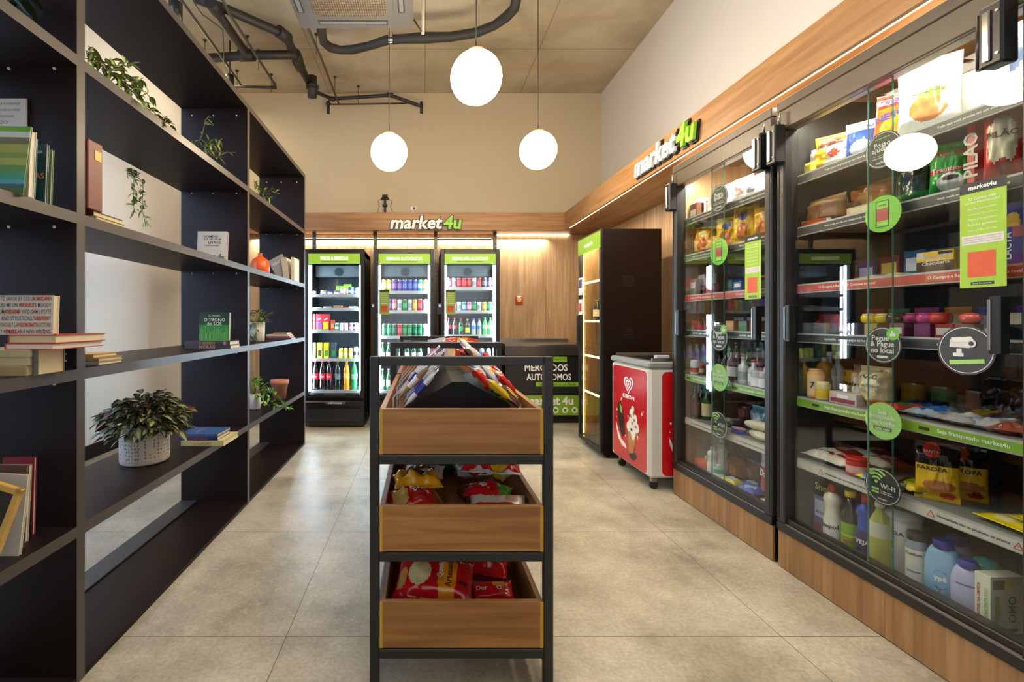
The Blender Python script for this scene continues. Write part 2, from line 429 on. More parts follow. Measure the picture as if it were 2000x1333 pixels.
market_sign(frame((.045, 5.499, 2.366), (1, 0, 0), (0, 0, 1)), .83, 'raised white and green shop-name lettering on the back timber fascia', None)
market_sign(frame((1.699, 3.22, 2.392), (0, -1, 0), (0, 0, 1)), .78, 'raised white and green shop-name lettering on the right timber fascia', None)

# ================================================================== BOOKCASE
DV = (.06, 1.537, 3.02, 4.462); LV = (.022, .520, 1.040, 1.557, 2.078, 2.585); TH = .036
XB0, XB1 = -1.572, -1.14
bc = thing('bookcase', 'tall open-backed dark brown bookcase dividing the room on the left', 'bookcase', (-1.356, 2.26, 0))
def rel(mb, name, par):
    org = par.location
    mb.v = [(v[0]-org[0], v[1]-org[1], v[2]-org[2]) for v in mb.v]
    return mb.build(name, par)
for i, y in enumerate(DV):
    m_ = MB(); m_.box(XB0, XB1, y-TH/2, y+TH/2, 0, 2.585, M_LAM)
    m_.box(XB1, XB1+.0012, y-TH/2, y+TH/2, 0, 2.585, M_LAMEDGE)
    for z in LV[1:]:
        for xx in (-1.50, -1.36, -1.21):
            if y > 1: m_.ball((xx, y-TH/2-.004, z-TH-.012), .005, M_WHITE, 6)
    rel(m_, 'divider', bc)
for j in range(3):
    y0 = DV[j]+TH/2; y1 = DV[j+1]-TH/2
    for z in LV[1:-1]:
        m_ = MB(); m_.box(XB0, XB1, y0, y1, z-TH, z, M_LAM); m_.box(XB1, XB1+.0012, y0, y1, z-TH, z, M_LAMEDGE); rel(m_, 'shelf', bc)
    m_ = MB(); m_.box(XB0, XB1, y0, y1, .002, .022, M_LAM); m_.box(XB0, XB0+.11, y0, y1, .022, .030, M_DKGREY, .001); rel(m_, 'bottom_panel', bc)
m_ = MB(); m_.box(XB0, XB1, DV[0]-TH/2, DV[-1]+TH/2, 2.585, 2.62, M_LAM); m_.box(XB1, XB1+.0012, DV[0]-TH/2, DV[-1]+TH/2, 2.585, 2.62, M_LAMEDGE); rel(m_, 'top_panel', bc)

# ------------------------------------------------------------------ books
PAGES = P('#d8c79c', .8, var=.1, vs_=60)
PAGEW = P('#e6ddc6', .8, var=.1, vs_=60)
def book(label, size, cover, loc, rot, title=None, spine=None, pages=PAGES, group=None, extra=None, name='book', cat='book'):
    """standing: front faces -Y, spine on the -X side"""
    W, H, T = size; t = thing(name, label, cat, loc, rot, group); c = .0022
    m_ = MB(); m_.box(0, W, 0, c, 0, H, cover); m_.box(0, W, T-c, T, 0, H, cover); m_.box(-.001, c, 0, T, 0, H, cover, .001)
    F = frame((W/2, 0, H/2), (1, 0, 0), (0, 0, 1))
    for (s_, mt, cx, cy, wd) in (title or []): m_.text(s_, mt, F, width=wd, cx=cx, cy=cy, off=.015)
    if extra: extra(m_, F, W, H)
    S = frame((-.001, T/2, H/2), (0, 0, -1), (0, 1, 0))
    for (s_, mt, cx, wd) in (spine or []): m_.text(s_, mt, S2(T, H), width=wd, cx=cx, cy=0, off=.01)
    m_.build('cover', t)
    q = MB(); q.box(c, W-.003, c, T-c, .003, H-.003, pages); q.build('pages', t)
    return t
def S2(T, H):   # frame on the spine, text running along the height, normal -X
    return frame((-.001, T/2, H/2), (0, 0, -1), (0, -1, 0)) if frame((0, 0, 0), (0, 0, -1), (0, -1, 0)).col[2].x < 0 else frame((-.001, T/2, H/2), (0, 0, -1), (0, 1, 0))
FLATS = lambda rz: (-PI/2, 0, rz)      # lying, front up; rz=+90deg puts the spine towards the camera
def lie(label, size, cover, xr, y0, z, spine=None, pages=PAGES, rz=PI/2, group=None, title=None):
    """flat book, spine towards -Y, its long side running in X and ending at x=xr"""
    W, H, T = size
    # after rotation: x' = -H..0 , y' = 0..W
    return book(label, size, cover, (xr, y0, z+T), FLATS(rz), title=title, spine=spine, pages=pages, group=group)
K_ = P('#1b1a18', .5)
# bay 0, shelf 4 (z 1.557): magazines leaning on the divider
def landscape(mb, F, W, H):
    for (y0, y1, c) in ((.42, .5, '#5c962c'), (.34, .42, '#b9c4bc'), (.24, .34, '#5f5c46'), (.12, .24, '#8a9440'), (.04, .12, '#6f8436'), (-.06, .04, '#8c9a48'), (-.16, -.06, '#4f7a3c'), (-.26, -.16, '#2f8a62'), (-.33, -.26, '#3a8f9c'), (-.38, -.33, '#24505c'), (-.5, -.38, '#31501c')):
        mb.box(0, W, -.0007, 0, H/2+y0*H, H/2+y1*H, P(c, .25))
def facing(label, pxr, W, H, T, Y, z, cover, rot=(-.05, 0, 0), **kw):
    """front towards -Y, right-hand edge seen at picture column pxr"""
    return book(label, (W, H, T), P(cover, .35) if isinstance(cover, str) else cover, ((pxr-VX)*Y/FPX-W, Y, z), rot, **kw)
facing('glossy magazine with green horse-riding landscape cover leaning on shelf above the lettered book', 47, .21, .205, .006, 1.30, 1.557, '#3c5a20', (-.10, .03, -.02), title=[('HARAS', P('#e8e4d0'), 0, .085, .16)], extra=landscape, name='magazine', cat='magazine')
facing('cream paged thin book right behind the landscape magazine', 55, .16, .200, .020, 1.33, 1.557, '#b9ae8c', pages=PAGEW)
facing('slim teal-edged booklet standing between pale and dark magazines', 64, .16, .196, .009, 1.385, 1.557, '#2f7a86', pages=PAGEW, name='magazine', cat='magazine')
facing('dark magazine titled NAS in orange standing beside the landscape magazine', 87, .055, .190, .010, 1.415, 1.557, '#22403a', title=[('NAS', P('#e0762a', .4), 0, -.005, .045), ('GUIA', P('#e2e0c6', .4), 0, .07, .03)], name='magazine', cat='magazine', pages=PAGEW)
facing('thin green and white magazine at the end of the upper magazine row', 97, .06, .186, .010, 1.45, 1.557, '#58763c', pages=PAGEW, name='magazine', cat='magazine')
# paper notice on divider
m_ = MB(); m_.box(-1.50, -1.302, 1.512, 1.5189, 1.827-.0, 1.93, P('#dcd8d0', .6))
F = frame((-1.40, 1.512, 1.88), (1, 0, 0), (0, 0, 1))
for i, s_ in enumerate(('CARO HOSPEDE, FIQUE A VONTADE', 'PARA PEGAR, LER E DEVOLVER OS LIVROS', 'DESTA ESTANTE COMUNITARIA', 'OBRIGADO')):
    m_.text(s_, K_, F, width=.16 if i < 2 else .12-.04*(i == 3), cx=.0, cy=.032-.02*i, off=.0)
tag(m_.build('notice'), 'small white paper notice fixed to the dark divider above the magazines', 'notice')
# bay 0, shelf 3 (z 1.04): stack and lettered book
def rows(mb, F, W, H):
    R = ['WRITTEN TO SAVOR BY COLUM MCCANN', 'IT KNOCKED ME ON MY ASS ITS MOODY', 'FUNNY HUMANE AND VIVID SAM LIPSYTE', 'EXCITING AND STYLISTICALLY ADVENT', 'GARY SHTEYNGART LANGUAGE STRUCTURE', 'AND TRULY REMARKABLE NEW WRITING']
    for i, s_ in enumerate(R):
        y = .5*H-(i+.5)*H/6
        mb.text(s_, P('#27324a' if i % 2 else '#5a3a30', .5), F, width=W*.94, height=H/6*.66, cx=0, cy=y, off=.01)
        mb.text('COLUM' if i % 2 == 0 else 'VIVID', P('#d2542a', .5), F, width=W*.2, height=H/6*.66, cx=W*(.33-.2*(i % 3)), cy=y, off=.02, lift=.0009)
zt = 1.04
XR0 = atY(110, 600, 1.36).x
lie('tan paperback lying at the bottom of the stack below the lettered book', (.14, .21, .030), P('#a58c5a', .6), XR0-.062, 1.33, zt, pages=PAGES); zt += .0301
lie('cream paperback lying on the bottom book of the front stack', (.14, .21, .024), P('#c9b88c', .6), XR0-.058, 1.335, zt, pages=PAGES); zt += .0241
lie('third book up in the front stack, worn beige cover', (.14, .215, .022), P('#b5a67e', .6), XR0-.055, 1.33, zt, pages=PAGEW); zt += .0221
book('red-spined novel in the front stack with its fore-edge to the aisle', (.14, .21, .018), P('#b2241c', .45), (XR0-.13, 1.335, zt+.018), FLATS(0), pages=PAGEW); zt += .0181
book('thick red and orange spined paperback topping the front stack', (.14, .21, .024), P('#a8281e', .45), (XR0-.125, 1.34, zt+.024), FLATS(0), pages=PAGES); zt += .0241
book('hardback covered all over in dark and orange quotations, standing sideways on the stack', (.215, .118, .022), P('#cfc7b8', .5), (XR0-.235, 1.372, zt), (-.04, 0, 0), extra=rows)
book('black and white lettered spine standing behind the front stack', (.014, .078, .10), P('#6a665e', .5), (XR0-.052, 1.34, 1.04), (0, 0, 0), [('LIVRO', K_, 0, .0, .010)])
# bay 0, shelf 2 (z .52): frames and albums leaning
facing('white album board leaning among framed pictures on the low front shelf', 36, .12, .235, .010, 1.33, .52, '#c9c1ae', (-.08, .05, 0), name='album', cat='album', pages=PAGEW)
facing('brown album standing behind the white album board on the low front shelf', 42, .12, .245, .010, 1.375, .52, '#5a3a26', (-.05, .02, 0), name='album', cat='album')
facing('cream board-covered album on the low front shelf', 49, .12, .235, .012, 1.41, .52, '#bfb59c', (-.05, .01, 0), name='album', cat='album', pages=PAGEW)
facing('large book with glossy red and dark cover, last on the low front shelf', 63, .10, .245, .012, 1.455, .52, '#8e1f2c', (-.03, 0, 0), title=[('ARTE', P('#d8cbb0'), 0.02, .09, .03)], extra=lambda mb, F, W, H: mb.box(.001, W-.004, -.0008, 0, .002, H*.45, P('#20261c', .3)), pages=PAGEW)
t = thing('picture_frame', 'light wood picture frame with dark picture leaning on the low front shelf', 'picture frame', (-1.335, 1.225, .523), (-.10, .30, .0))
m_ = MB()
for (x0, x1, z0, z1) in ((0, .17, 0, .018), (0, .17, .262, .28), (0, .018, 0, .28), (.152, .17, 0, .28)): m_.box(x0, x1, 0, .016, z0, z1, P('#c9a050', .4), .002)
m_.build('frame', t); m_ = MB(); m_.box(.018, .152, .006, .012, .018, .262, P('#2b2622', .3)); m_.build('picture', t)
# bay 1 shelf 4 (z 1.557)
m_ = None
Yb = 1.62
t = thing('box_file', 'upright reddish-brown box file with yellow sticker beside the ivy', 'box file', (-1.40, 1.605, 1.557))
m_ = MB(); m_.box(0, .235, 0, .075, 0, .245, P('#6e2f1e', .45), .003); m_.build('body', t)
m_ = MB(); m_.box(.235, .2365, .033, .066, .18, .215, P('#e0a21e', .4), .0003); m_.build('sticker', t)
for i in range(3):
    lie(['worn book at the bottom of the small stack below the box file', 'middle book of the small stack below the box file', 'top book of the small stack below the box file'][i], (.14, .17, .017), P(['#b0986a', '#6a4a2a', '#a98f5c'][i], .5), -1.155-.006*i, 1.56, 1.557+.0171*i, pages=PAGES) if False else None
# box file stands on two flat books
for o_ in [t]: o_.location.z = 1.557+.036
for i in range(2):
    lie(['worn tan book lying under the reddish-brown box file', 'brown striped book lying directly under the box file'][i], (.16, .19, .0178), P(['#b0986a', '#5a3a22'][i], .5), -1.170+.010*(1-i), 1.64, 1.557+.018*i, pages=PAGES)
# white upright book
q0 = atZ(381, 493, 1.557); Yk = 2.80
q0 = Vector(((384-VX)*Yk/FPX, Yk, 1.557))
wk = 57*Yk/FPX; hk = 56*Yk/FPX
lie('yellowish book lying flat below the white book about saving books', (.14, wk*.95, .012), P('#b08a3c', .5), q0.x+wk, Yk-.02, 1.557, pages=PAGEW)
def skyline(mb, F, W, H):
    for i in range(16):
        hh = random.uniform(.012, .034); mb.box(W*(.12+.05*i), W*(.12+.05*i)+W*.045, -.0008, 0, .010, .010+hh, P('#4a4540', .6))
book('white book about men who saved books, standing cover out by the divider', (wk, hk+.005, .022), P('#d3cbbd', .45), (q0.x, Yk, 1.5692), (-.10, 0, .05),
     [('HOMENS', K_, -.01, .058, .085), ('QUE SALVARAM', K_, 0, .04, .105), ('LIVROS', K_, .015, .021, .075), ('A luta para proteger', K_, 0, .0, .09)], extra=skyline, pages=P('#8c5a30', .6))
# bay 1 shelf 3: small books at left, green novel on two dark books
for i in range(3):
    lie(['bottom book of the small pale stack right of the near bookcase post', 'middle book of the small pale stack by the near bookcase post', 'shorter top book of the small pale stack by the near bookcase post'][i], (.13, .19, .013), P(['#a59a88', '#9a7a4c', '#b88c48'][i], .55), -1.165-(.02 if i == 2 else 0), 1.66, 1.04+.0132*i, pages=PAGES)
Yk = 2.62; s_ = Yk/FPX
xa = (360-VX)*s_; xb = (450-VX)*s_
lie('dark paperback with floral spine at the bottom under the green novel', (.14, xb-xa, .022), P('#2c1a18', .5), xb, Yk, 1.04, spine=[('MORAIS', P('#c98a80'), 0, .09)], pages=PAGEW)
lie('dark floral paperback with yellow title lying directly under the green novel', (.14, xb-xa-.004, .022), P('#3a1f1c', .5), xb-.002, Yk-.002, 1.0622, spine=[('O SEGREDO', P('#b5a52c'), 0, .09), ('*', P('#d0988e'), .1, .02)], pages=PAGEW)
def reeds(mb, F, W, H):
    mb.box(0, W, -.0006, 0, 0, H*.55, P('#2f7a34', .35))
    for i in range(22):
        x = W*(.03+.043*i); mb.box(x, x+.0016, -.001, 0, .0, H*random.uniform(.25, .55), P('#8fc46a', .4))
book('dark green novel titled O Trono do Sol standing cover out on two books', (58*s_, 57*s_, .026), P('#1c3a22', .3), ((384-VX)*s_, Yk+.03, 1.0845), (-.05, 0, .04),
     [('O TRONO', P('#e4e0d0'), 0, .038, .12), ('do SOL', P('#e4e0d0'), 0, .016, .085), ('S.L. FARRELL', P('#c8c8b8'), 0, .062, .07)], extra=reeds)
# bay 1 shelf 2: blue book on cream books by the big plant
Yk = 2.50; s_ = Yk/FPX
lie('cream hardback lying flat beside the patterned plant pot', (.20, 84*s_, .030), P('#c9bd84', .5), (437-VX)*s_, Yk, .52, spine=[('COLECAO', P('#8a7c48'), 0, .1)], pages=PAGES)
lie('dark blue and red book topping the cream one beside the plant pot', (.16, 76*s_, .020), P('#25365e', .4), (425-VX)*s_, Yk+.0, .5502, spine=[('ROMANCE', P('#b03028'), 0, .1)], pages=PAGES)
lie('thin blue book with brown pictured cover, very top beside the plant pot', (.17, 76*s_, .014), P('#3a5688', .4), (425-VX)*s_, Yk+.0, .5704, pages=PAGES, title=[('CONTOS', P('#c9a26a'), 0, .03, .1)])
# bay 2
Yk = 4.0; s_ = Yk/FPX
book('open-faced photo book leaning in the far bay behind the orange vase', (.14, .2, .02), P('#8f8478', .4), ((536-VX)*s_, Yk+.12, 1.557), (0, -.5, .0), [('CIDADE', P('#e0d8c8'), 0, .05, .1)])
book('pale slanted book leaning between photo book and divider, far bay', (.05, .205, .16), P('#b5a486', .5), ((547-VX)*s_, Yk+.1, 1.557), (0, -.12, 0), pages=PAGEW)
book('cream spined book standing nearest the far divider', (.03, .21, .16), P('#d0bf98', .5), ((562-VX)*s_, Yk+.1, 1.557), (0, 0, 0), pages=PAGEW)
zt = 1.04
for i, (c, w_, lb) in enumerate((('#2a2422', .2, 'black-covered book at the base of the far bay stack'), ('#8a3a38', .2, 'dark red spined book in the far bay stack'), ('#c4b598', .19, 'cream book near the top of the far bay stack'), ('#9a7a4e', .12, 'small tan book on top of the far bay stack'))):
    lie(lb, (.14, w_, .014), P(c, .5), (572-VX)*s_-.012*i, Yk-.05, zt, pages=PAGEW); zt += .0142

# ------------------------------------------------------------------ plants
def leaf(mb, base, d, up, L, W, m1, m2, droop=.25):
    d = Vector(d).normalized(); up = Vector(up); side = d.cross(up)
    if side.length < 1e-3: side = d.cross(Vector((1, 0, 0)))
    side.normalize(); n_ = side.cross(d).normalized(); base = Vector(base)
    st = ((.0, .0), (.28, .85), (.6, .8), (1, 0)); v = []; f = []; ms = []
    rows_ = []
    for (t, wd) in st:
        c = base+d*L*t-Vector((0, 0, 1))*droop*L*t*t
        if wd == 0: rows_.append([len(v)]); v.append(c)
        else:
            r = []
            for q in (-1, -.45, 0, .45, 1):
                r.append(len(v)); v.append(c+side*W*.5*wd*q+n_*W*.16*abs(q))
            rows_.append(r)
    mm = [m1, m2, m2, m1]
    for k in range(4): f.append((rows_[0][0], rows_[1][k], rows_[1][k+1])); ms.append(mm[k])
    for k in range(4): f.append((rows_[1][k], rows_[2][k], rows_[2][k+1], rows_[1][k+1])); ms.append(mm[k])
    for k in range(4): f.append((rows_[3][0], rows_[2][k+1], rows_[2][k])); ms.append(mm[k])
    mb.add(v, f, ms, True)
def rv(a=1): return Vector((random.uniform(-a, a), random.uniform(-a, a), random.uniform(-a, a)))
def vine(fo, st, pts, step, L, W, m1, m2, ms, r=.0018):
    st.tube(pts, r, ms, 5)
    for i in range(len(pts)-1):
        a, c = Vector(pts[i]), Vector(pts[i+1]); k = max(1, int((c-a).length/step))
        for j in range(k):
            p = a.lerp(c, (j+random.random()*.5)/k)
            for sg in (-1, 1):
                d = (c-a).normalized()*.4+rv(.9)+Vector((.15, 0, .05)); leaf(fo, p, d, Vector((0, 0, 1))+rv(.4), L*random.uniform(.7, 1.15), W*random.uniform(.8, 1.1), m1, m2)
LG, LGL, LY = P('#3f5c1c', .4), P('#8f9a3a', .4), P('#b9bd62', .4)
LD, LDL = P('#33371f', .35), P('#8c9463', .4)
LR = P('#4a1c1c', .4)
STM = P('#6a5a2c', .6)
# long trailing ivy on top shelf, bay 1
t = thing('trailing_plant', 'long trailing variegated ivy spread along the upper shelf edge', 'plant', (-1.21, 1.95, 2.078))
fo, st = MB(), MB()
def L3(px, py, X): Y = yX(px, X); return (X+1.21, Y-1.95, EYE+(VY-py)*Y/FPX-2.078)
for (pts) in ([(170, 100), (190, 118), (215, 140), (240, 165), (265, 185), (290, 210), (315, 232), (338, 248)], [(172, 118), (195, 128), (225, 128), (255, 130), (262, 122)], [(200, 130), (235, 160), (262, 170), (285, 180), (300, 200)], [(215, 140), (238, 128), (250, 118)], [(225, 145), (250, 170), (275, 198), (300, 225), (325, 240)], [(176, 104), (180, 95), (172, 90)], [(235, 158), (265, 160), (280, 152)], [(205, 128), (225, 148), (250, 155), (270, 175)]):
    vine(fo, st, [L3(a, c, -1.14-.05*random.random()) for a, c in pts], .030, .045, .024, LG, LGL if random.random() < .7 else LY, STM)
fo.build('foliage', t); st.build('stem', t)
m_ = MB(); m_.lathe([(.05, 0), (.065, .07), (.06, .07), (.055, .06)], P('#3a2a20', .5), 16, (-.12, .05, .0)); m_.build('pot', t)
# hanging strand behind
t = thing('hanging_ivy', 'thin ivy strand hanging from the upper shelf behind the bookcase', 'plant', (-1.60, 2.55, 2.02))
fo, st = MB(), MB()
vine(fo, st, [(0, 0, .02), (0, 0, 0), (.005, .0, -.08), (-.005, 0, -.17), (.005, .01, -.22)], .02, .045, .025, LG, LGL, STM)
vine(fo, st, [(.0, .0, 0), (.0, .09, -.03), (.0, .08, -.18), (.01, .1, -.28)], .024, .042, .024, LG, LY, STM)
vine(fo, st, [(.0, .0, 0), (.0, -.05, -.01), (.01, -.06, -.05)], .024, .045, .025, LG, LY, STM)
fo.build('foliage', t); st.build('stem', t)
# upright sprig at far end of top shelf bay 1
t = thing('trailing_plant', 'small variegated plant with upright sprig beside the dark upper divider', 'plant', (-1.22, 2.70, 2.078))
fo, st = MB(), MB()
def L4(px, py): Y = 2.68; return ((px-VX)*Y/FPX+1.22, 0+random.uniform(-.03, .03), EYE+(VY-py)*Y/FPX-2.078)
for pts in ([(380, 288), (392, 262), (402, 235), (404, 222)], [(385, 285), (400, 270), (420, 268)], [(390, 288), (410, 280), (428, 276), (430, 268)], [(395, 290), (420, 296), (440, 297), (460, 298)], [(400, 292), (412, 302), (434, 306)], [(378, 280), (372, 274)], [(395, 285), (405, 295)]):
    vine(fo, st, [L4(a, c) for a, c in pts], .03, .05, .022, LG, LY, STM)
fo.build('foliage', t); st.build('stem', t)
m_ = MB(); m_.lathe([(.03, 0), (.038, .05), (.033, .05)], P('#3a2a20', .5), 16, (-.06, .06, 0)); m_.build('pot', t)
# top shelf bay 2
t = thing('trailing_plant', 'small variegated plant on the topmost shelf of the far bay', 'plant', (-1.25, 3.40, 2.078))
fo, st = MB(), MB()
def L5(px, py): Y = 3.35; return ((px-VX)*Y/FPX+1.25, random.uniform(-.05, .05), EYE+(VY-py)*Y/FPX-2.078)
for pts in ([(492, 352), (500, 365), (515, 378)], [(496, 362), (515, 368), (530, 370), (538, 372)], [(500, 370), (510, 380), (525, 382)], [(498, 366), (495, 350)], [(506, 372), (522, 364), (530, 360)]):
    vine(fo, st, [L5(a, c) for a, c in pts], .03, .05, .022, LG, LY, STM)
fo.build('foliage', t); st.build('stem', t)
m_ = MB(); m_.lathe([(.035, 0), (.045, .06), (.04, .06)], P('#3a2a20', .5), 16, (0, 0, 0)); m_.build('pot', t)
# dark plant on top shelf of bay 0
t = thing('potted_plant', 'dark-leaved plant on the top shelf of the nearest bay', 'plant', (-1.27, 1.33, 2.078))
fo, st = MB(), MB()
for i in range(34):
    a = random.uniform(0, 2*PI); p = Vector((.09*math.cos(a), .09*math.sin(a), .16+random.uniform(-.03, .12)))
    leaf(fo, p, (math.cos(a), math.sin(a), random.uniform(-.6, .6)), (0, 0, 1), .11, .05, LD, P('#3a4628', .4)); st.cyl((0, 0, .08), p, .002, STM, 5)
fo.build('foliage', t); st.build('stem', t)
m_ = MB(); m_.lathe([(.05, 0), (.065, .11), (.058, .11), (.055, .09)], P('#1c1a18', .5), 20); m_.build('pot', t)
# big zebra plant
t = thing('potted_plant', 'bushy striped plant in a dimpled white ceramic pot on the low shelf', 'plant', (-1.345, 2.235, .52))
m_ = MB()
POTM, n, l, bb = newmat('dimpled_ceramic'); bb.inputs['Base Color'].default_value = hexc('#cfc4b4'); bb.inputs['Roughness'].default_value = .55
tc = n.new('ShaderNodeTexCoord'); vo = n.new('ShaderNodeTexVoronoi'); vo.inputs['Scale'].default_value = 75; vo.inputs['Randomness'].default_value = .35
mp = n.new('ShaderNodeMapping'); mp.inputs['Scale'].default_value = (1, 1, .8); l.new(tc.outputs['Object'], mp.inputs[0]); l.new(mp.outputs[0], vo.inputs['Vector'])
rm = n.new('ShaderNodeValToRGB'); rm.color_ramp.elements[0].position = .28; rm.color_ramp.elements[0].color = hexc('#8a7f70'); rm.color_ramp.elements[1].position = .4; rm.color_ramp.elements[1].color = hexc('#d2c8b9')
l.new(vo.outputs['Distance'], rm.inputs[0]); l.new(rm.outputs[0], bb.inputs['Base Color'])
bp = n.new('ShaderNodeBump'); bp.inputs['Strength'].default_value = .5; bp.inputs['Distance'].default_value = .003; l.new(vo.outputs['Distance'], bp.inputs['Height']); l.new(bp.outputs[0], bb.inputs['Normal'])
PLAINP = P('#cbbfae', .55)
m_.lathe([(.092, .0), (.103, .004), (.106, .012), (.107, .02), (.108, .17), (.107, .182), (.100, .182), (.098, .16), (.02, .16)], [PLAINP, PLAINP, PLAINP, POTM, PLAINP, PLAINP, PLAINP, P('#3a2b1e', .9)], 40)
m_.build('pot', t)
fo, st = MB(), MB()
for i in range(420):
    a = random.uniform(0, 2*PI); e = random.uniform(-.25, 1.25); R = random.uniform(.11, .205)
    p = Vector((math.cos(a)*math.cos(e)*R*1.0, math.sin(a)*math.cos(e)*R*1.0, .185+math.sin(e)*R*.80))
    if p.z < .16: p.z = .16
    d = Vector((math.cos(a), math.sin(a), .35*math.sin(e)-.15))+rv(.55)
    r_ = random.random()
    leaf(fo, p*.92+Vector((0, 0, .01)), d, Vector((0, 0, 1))+rv(.5), random.uniform(.050, .066), random.uniform(.038, .050), LD if r_ > .12 else LR, LDL if r_ > .12 else P('#6a2a26', .4), .2)
    if i % 4 == 0: st.cyl((0, 0, .16), p*.95, .0018, P('#5a3a2c', .6), 5)
fo.build('foliage', t); st.build('stem', t)
# bay 2 vase & plants
q = atY(508, 530, 3.72)
t = thing('vase', 'bright orange ceramic bottle vase on the upper shelf of the far bay', 'vase', (q.x, 3.72, 1.557))
m_ = MB(); k = .078
m_.lathe([(.6*k, 0), (.95*k, .02), (1*k, .07), (.96*k, .10), (.78*k, .135), (.42*k, .155), (.22*k, .165), (.20*k, .18), (.26*k, .188), (.2*k, .188), (.16*k, .17)], P('#d2571a', .32), 28); m_.build('body', t)
def pot_plant(label, loc, pr, ph, potmat, n_, R, H, L, W, m1, m2, hang=()):
    t = thing('potted_plant', label, 'plant', loc)
    m_ = MB(); m_.lathe([(pr*.8, 0), (pr*.95, .006), (pr, ph), (pr*.9, ph), (pr*.85, ph*.9), (.005, ph*.9)], [potmat]*4+[P('#3a2b1e', .9)], 24); m_.build('pot', t)
    fo, st = MB(), MB()
    for i in range(n_):
        a = random.uniform(0, 2*PI); e = random.uniform(-.1, 1.4); r = R*random.uniform(.4, 1)
        p = Vector((math.cos(a)*math.cos(e)*r, math.sin(a)*math.cos(e)*r, ph+math.sin(e)*H*random.uniform(.5, 1)))
        leaf(fo, p, Vector((math.cos(a), math.sin(a), .4))+rv(.5), (0, 0, 1), L*random.uniform(.7, 1.2), W, m1, m2)
        if i % 3 == 0: st.cyl((0, 0, ph*.9), p, .0016, STM, 5)
    for pts in hang: vine(fo, st, pts, .022, L*.8, W, m1, m2, STM)
    fo.build('foliage', t); st.build('stem', t); return t
MARB = P('#cfcac0', .3, var=.35, vs_=14)
pot_plant('green leafy plant in a marbled white vase beside stacked books', (atY(503, 660, 3.55).x, 3.55, 1.04), .055, .15, MARB, 60, .10, .10, .05, .022, P('#4a6a24', .4), P('#8fae4c', .4), [[(.04, -.03, .15), (.08, -.05, .19), (.12, -.05, .22)], [(-.03, -.05, .14), (-.03, -.075, .08), (-.02, -.08, .02)], [(.01, -.06, .14), (.02, -.08, .08), (0, -.08, .02)]])
G1, G2 = P('#4f8a2c', .4), P('#8fc45a', .4)
pot_plant('bright green plant in small white pot trailing over the far lower shelf', (atY(498, 790, 3.55).x, 3.55, .52), .042, .12, P('#d8cfc4', .4), 70, .10, .12, .05, .03, G1, G2, [[(.04, -.02, .14), (.10, -.03, .12), (.15, -.04, .05), (.19, -.06, .03), (.26, -.08, .02)], [(.05, 0, .16), (.12, -.02, .17), (.17, -.04, .12), (.22, -.05, .06), (.30, -.10, .01)], [(.02, -.04, .12), (.08, -.08, .10), (.12, -.1, .04)]])
t = thing('plant_pot', 'empty terracotta flowerpot behind the trailing plant in the far bay', 'pot', (atY(546, 770, 4.02).x, 4.02, .52))
m_ = MB(); m_.lathe([(.05, 0), (.072, .13), (.078, .132), (.079, .165), (.072, .165), (.068, .135), (.048, .01)], P('#b8765a', .6), 28); m_.build('body', t)

# ================================================================== CEILING SERVICES
PB = P('#2b2724', .5); PB2 = P('#4a443d', .5)
def ceil_pipe(label, pts, r, z, mat=PB, joints=(), n=10, cat='pipe', name='ceiling_pipe', wob=0, Y=None):
    W_ = [atY(a, c, Y) if Y else atZ(a, c, z) for a, c in pts]
    o_ = W_[0]; t = thing(name, label, cat, o_); m_ = MB(); m_.tube([p-o_ for p in W_], r, mat, n, wob); m_.build('tube', t)
    for j in joints:
        m_ = MB(); c = W_[j]-o_; d = (W_[min(j+1, len(W_)-1)]-W_[max(0, j-1)]).normalized()
        m_.cyl(c-d*r*1.7, c+d*r*1.7, r*1.35, mat, 14); m_.build('collar', t)
    return t, W_
t, W1 = ceil_pipe('thick dark drain pipe running diagonally under the concrete ceiling', [(380, -4), (444, 19), (540, 61), (553, 68), (562, 78), (575, 105), (580, 112), (584, 126), (603, 160)], .042, 4.02, joints=(3, 6, 7))
ceil_pipe('horizontal dark drain pipe crossing between the diagonal pipes', [(400, 114), (450, 111), (482, 108), (580, 107)], .045, 3.98, joints=(2,))
ceil_pipe('dark branch pipe sloping from the diagonal drain to the cross pipe', [(418, 14), (440, 46), (478, 100)], .040, 3.95, joints=(0,))
ceil_pipe('thin conduit nearest the bookcase top, running to the small cross conduit', [(340, -22), (354, 0), (420, 92), (473, 170)], .013, 3.92, PB2)
ceil_pipe('thin conduit in the middle of the ceiling, ending at an elbow', [(424, -20), (435, 0), (450, 30), (536, 164)], .013, 3.90, PB2, joints=(3,))
ceil_pipe('short thin cross conduit joining the two angled conduits', [(452, 169), (536, 171)], .014, 3.88, PB, joints=(1,))
ceil_pipe('thin conduit running from behind the air conditioner to the back wall', [(600, 50), (630, 120), (661, 201)], .012, 3.93, PB2)
ceil_pipe('slack black electric cable hanging over the bookcase', [(370, -20), (379, 5), (395, 28), (420, 46), (435, 58), (437, 98), (437, 130), (440, 155)], .005, 3.90, PB2, cat='cable', name='cable')
ceil_pipe('thick wrapped black refrigerant hose looping across the ceiling', [(627, 40), (628, 62), (632, 82), (645, 93), (665, 98), (690, 97), (720, 90), (757, 78), (785, 76), (830, 74), (880, 72), (930, 64), (965, 50), (990, 32), (1005, 16), (1010, -10)], .042, 3.86, P('#2a2826', .6), n=12, wob=.35, cat='hose', name='refrigerant_hose')
tt, _ = ceil_pipe('dark bent pipe just below the ceiling at the back wall', [(617, 180), (648, 193), (700, 190), (762, 186), (815, 205), (823, 207)], .022, 4, joints=(1, 3), Y=5.75)
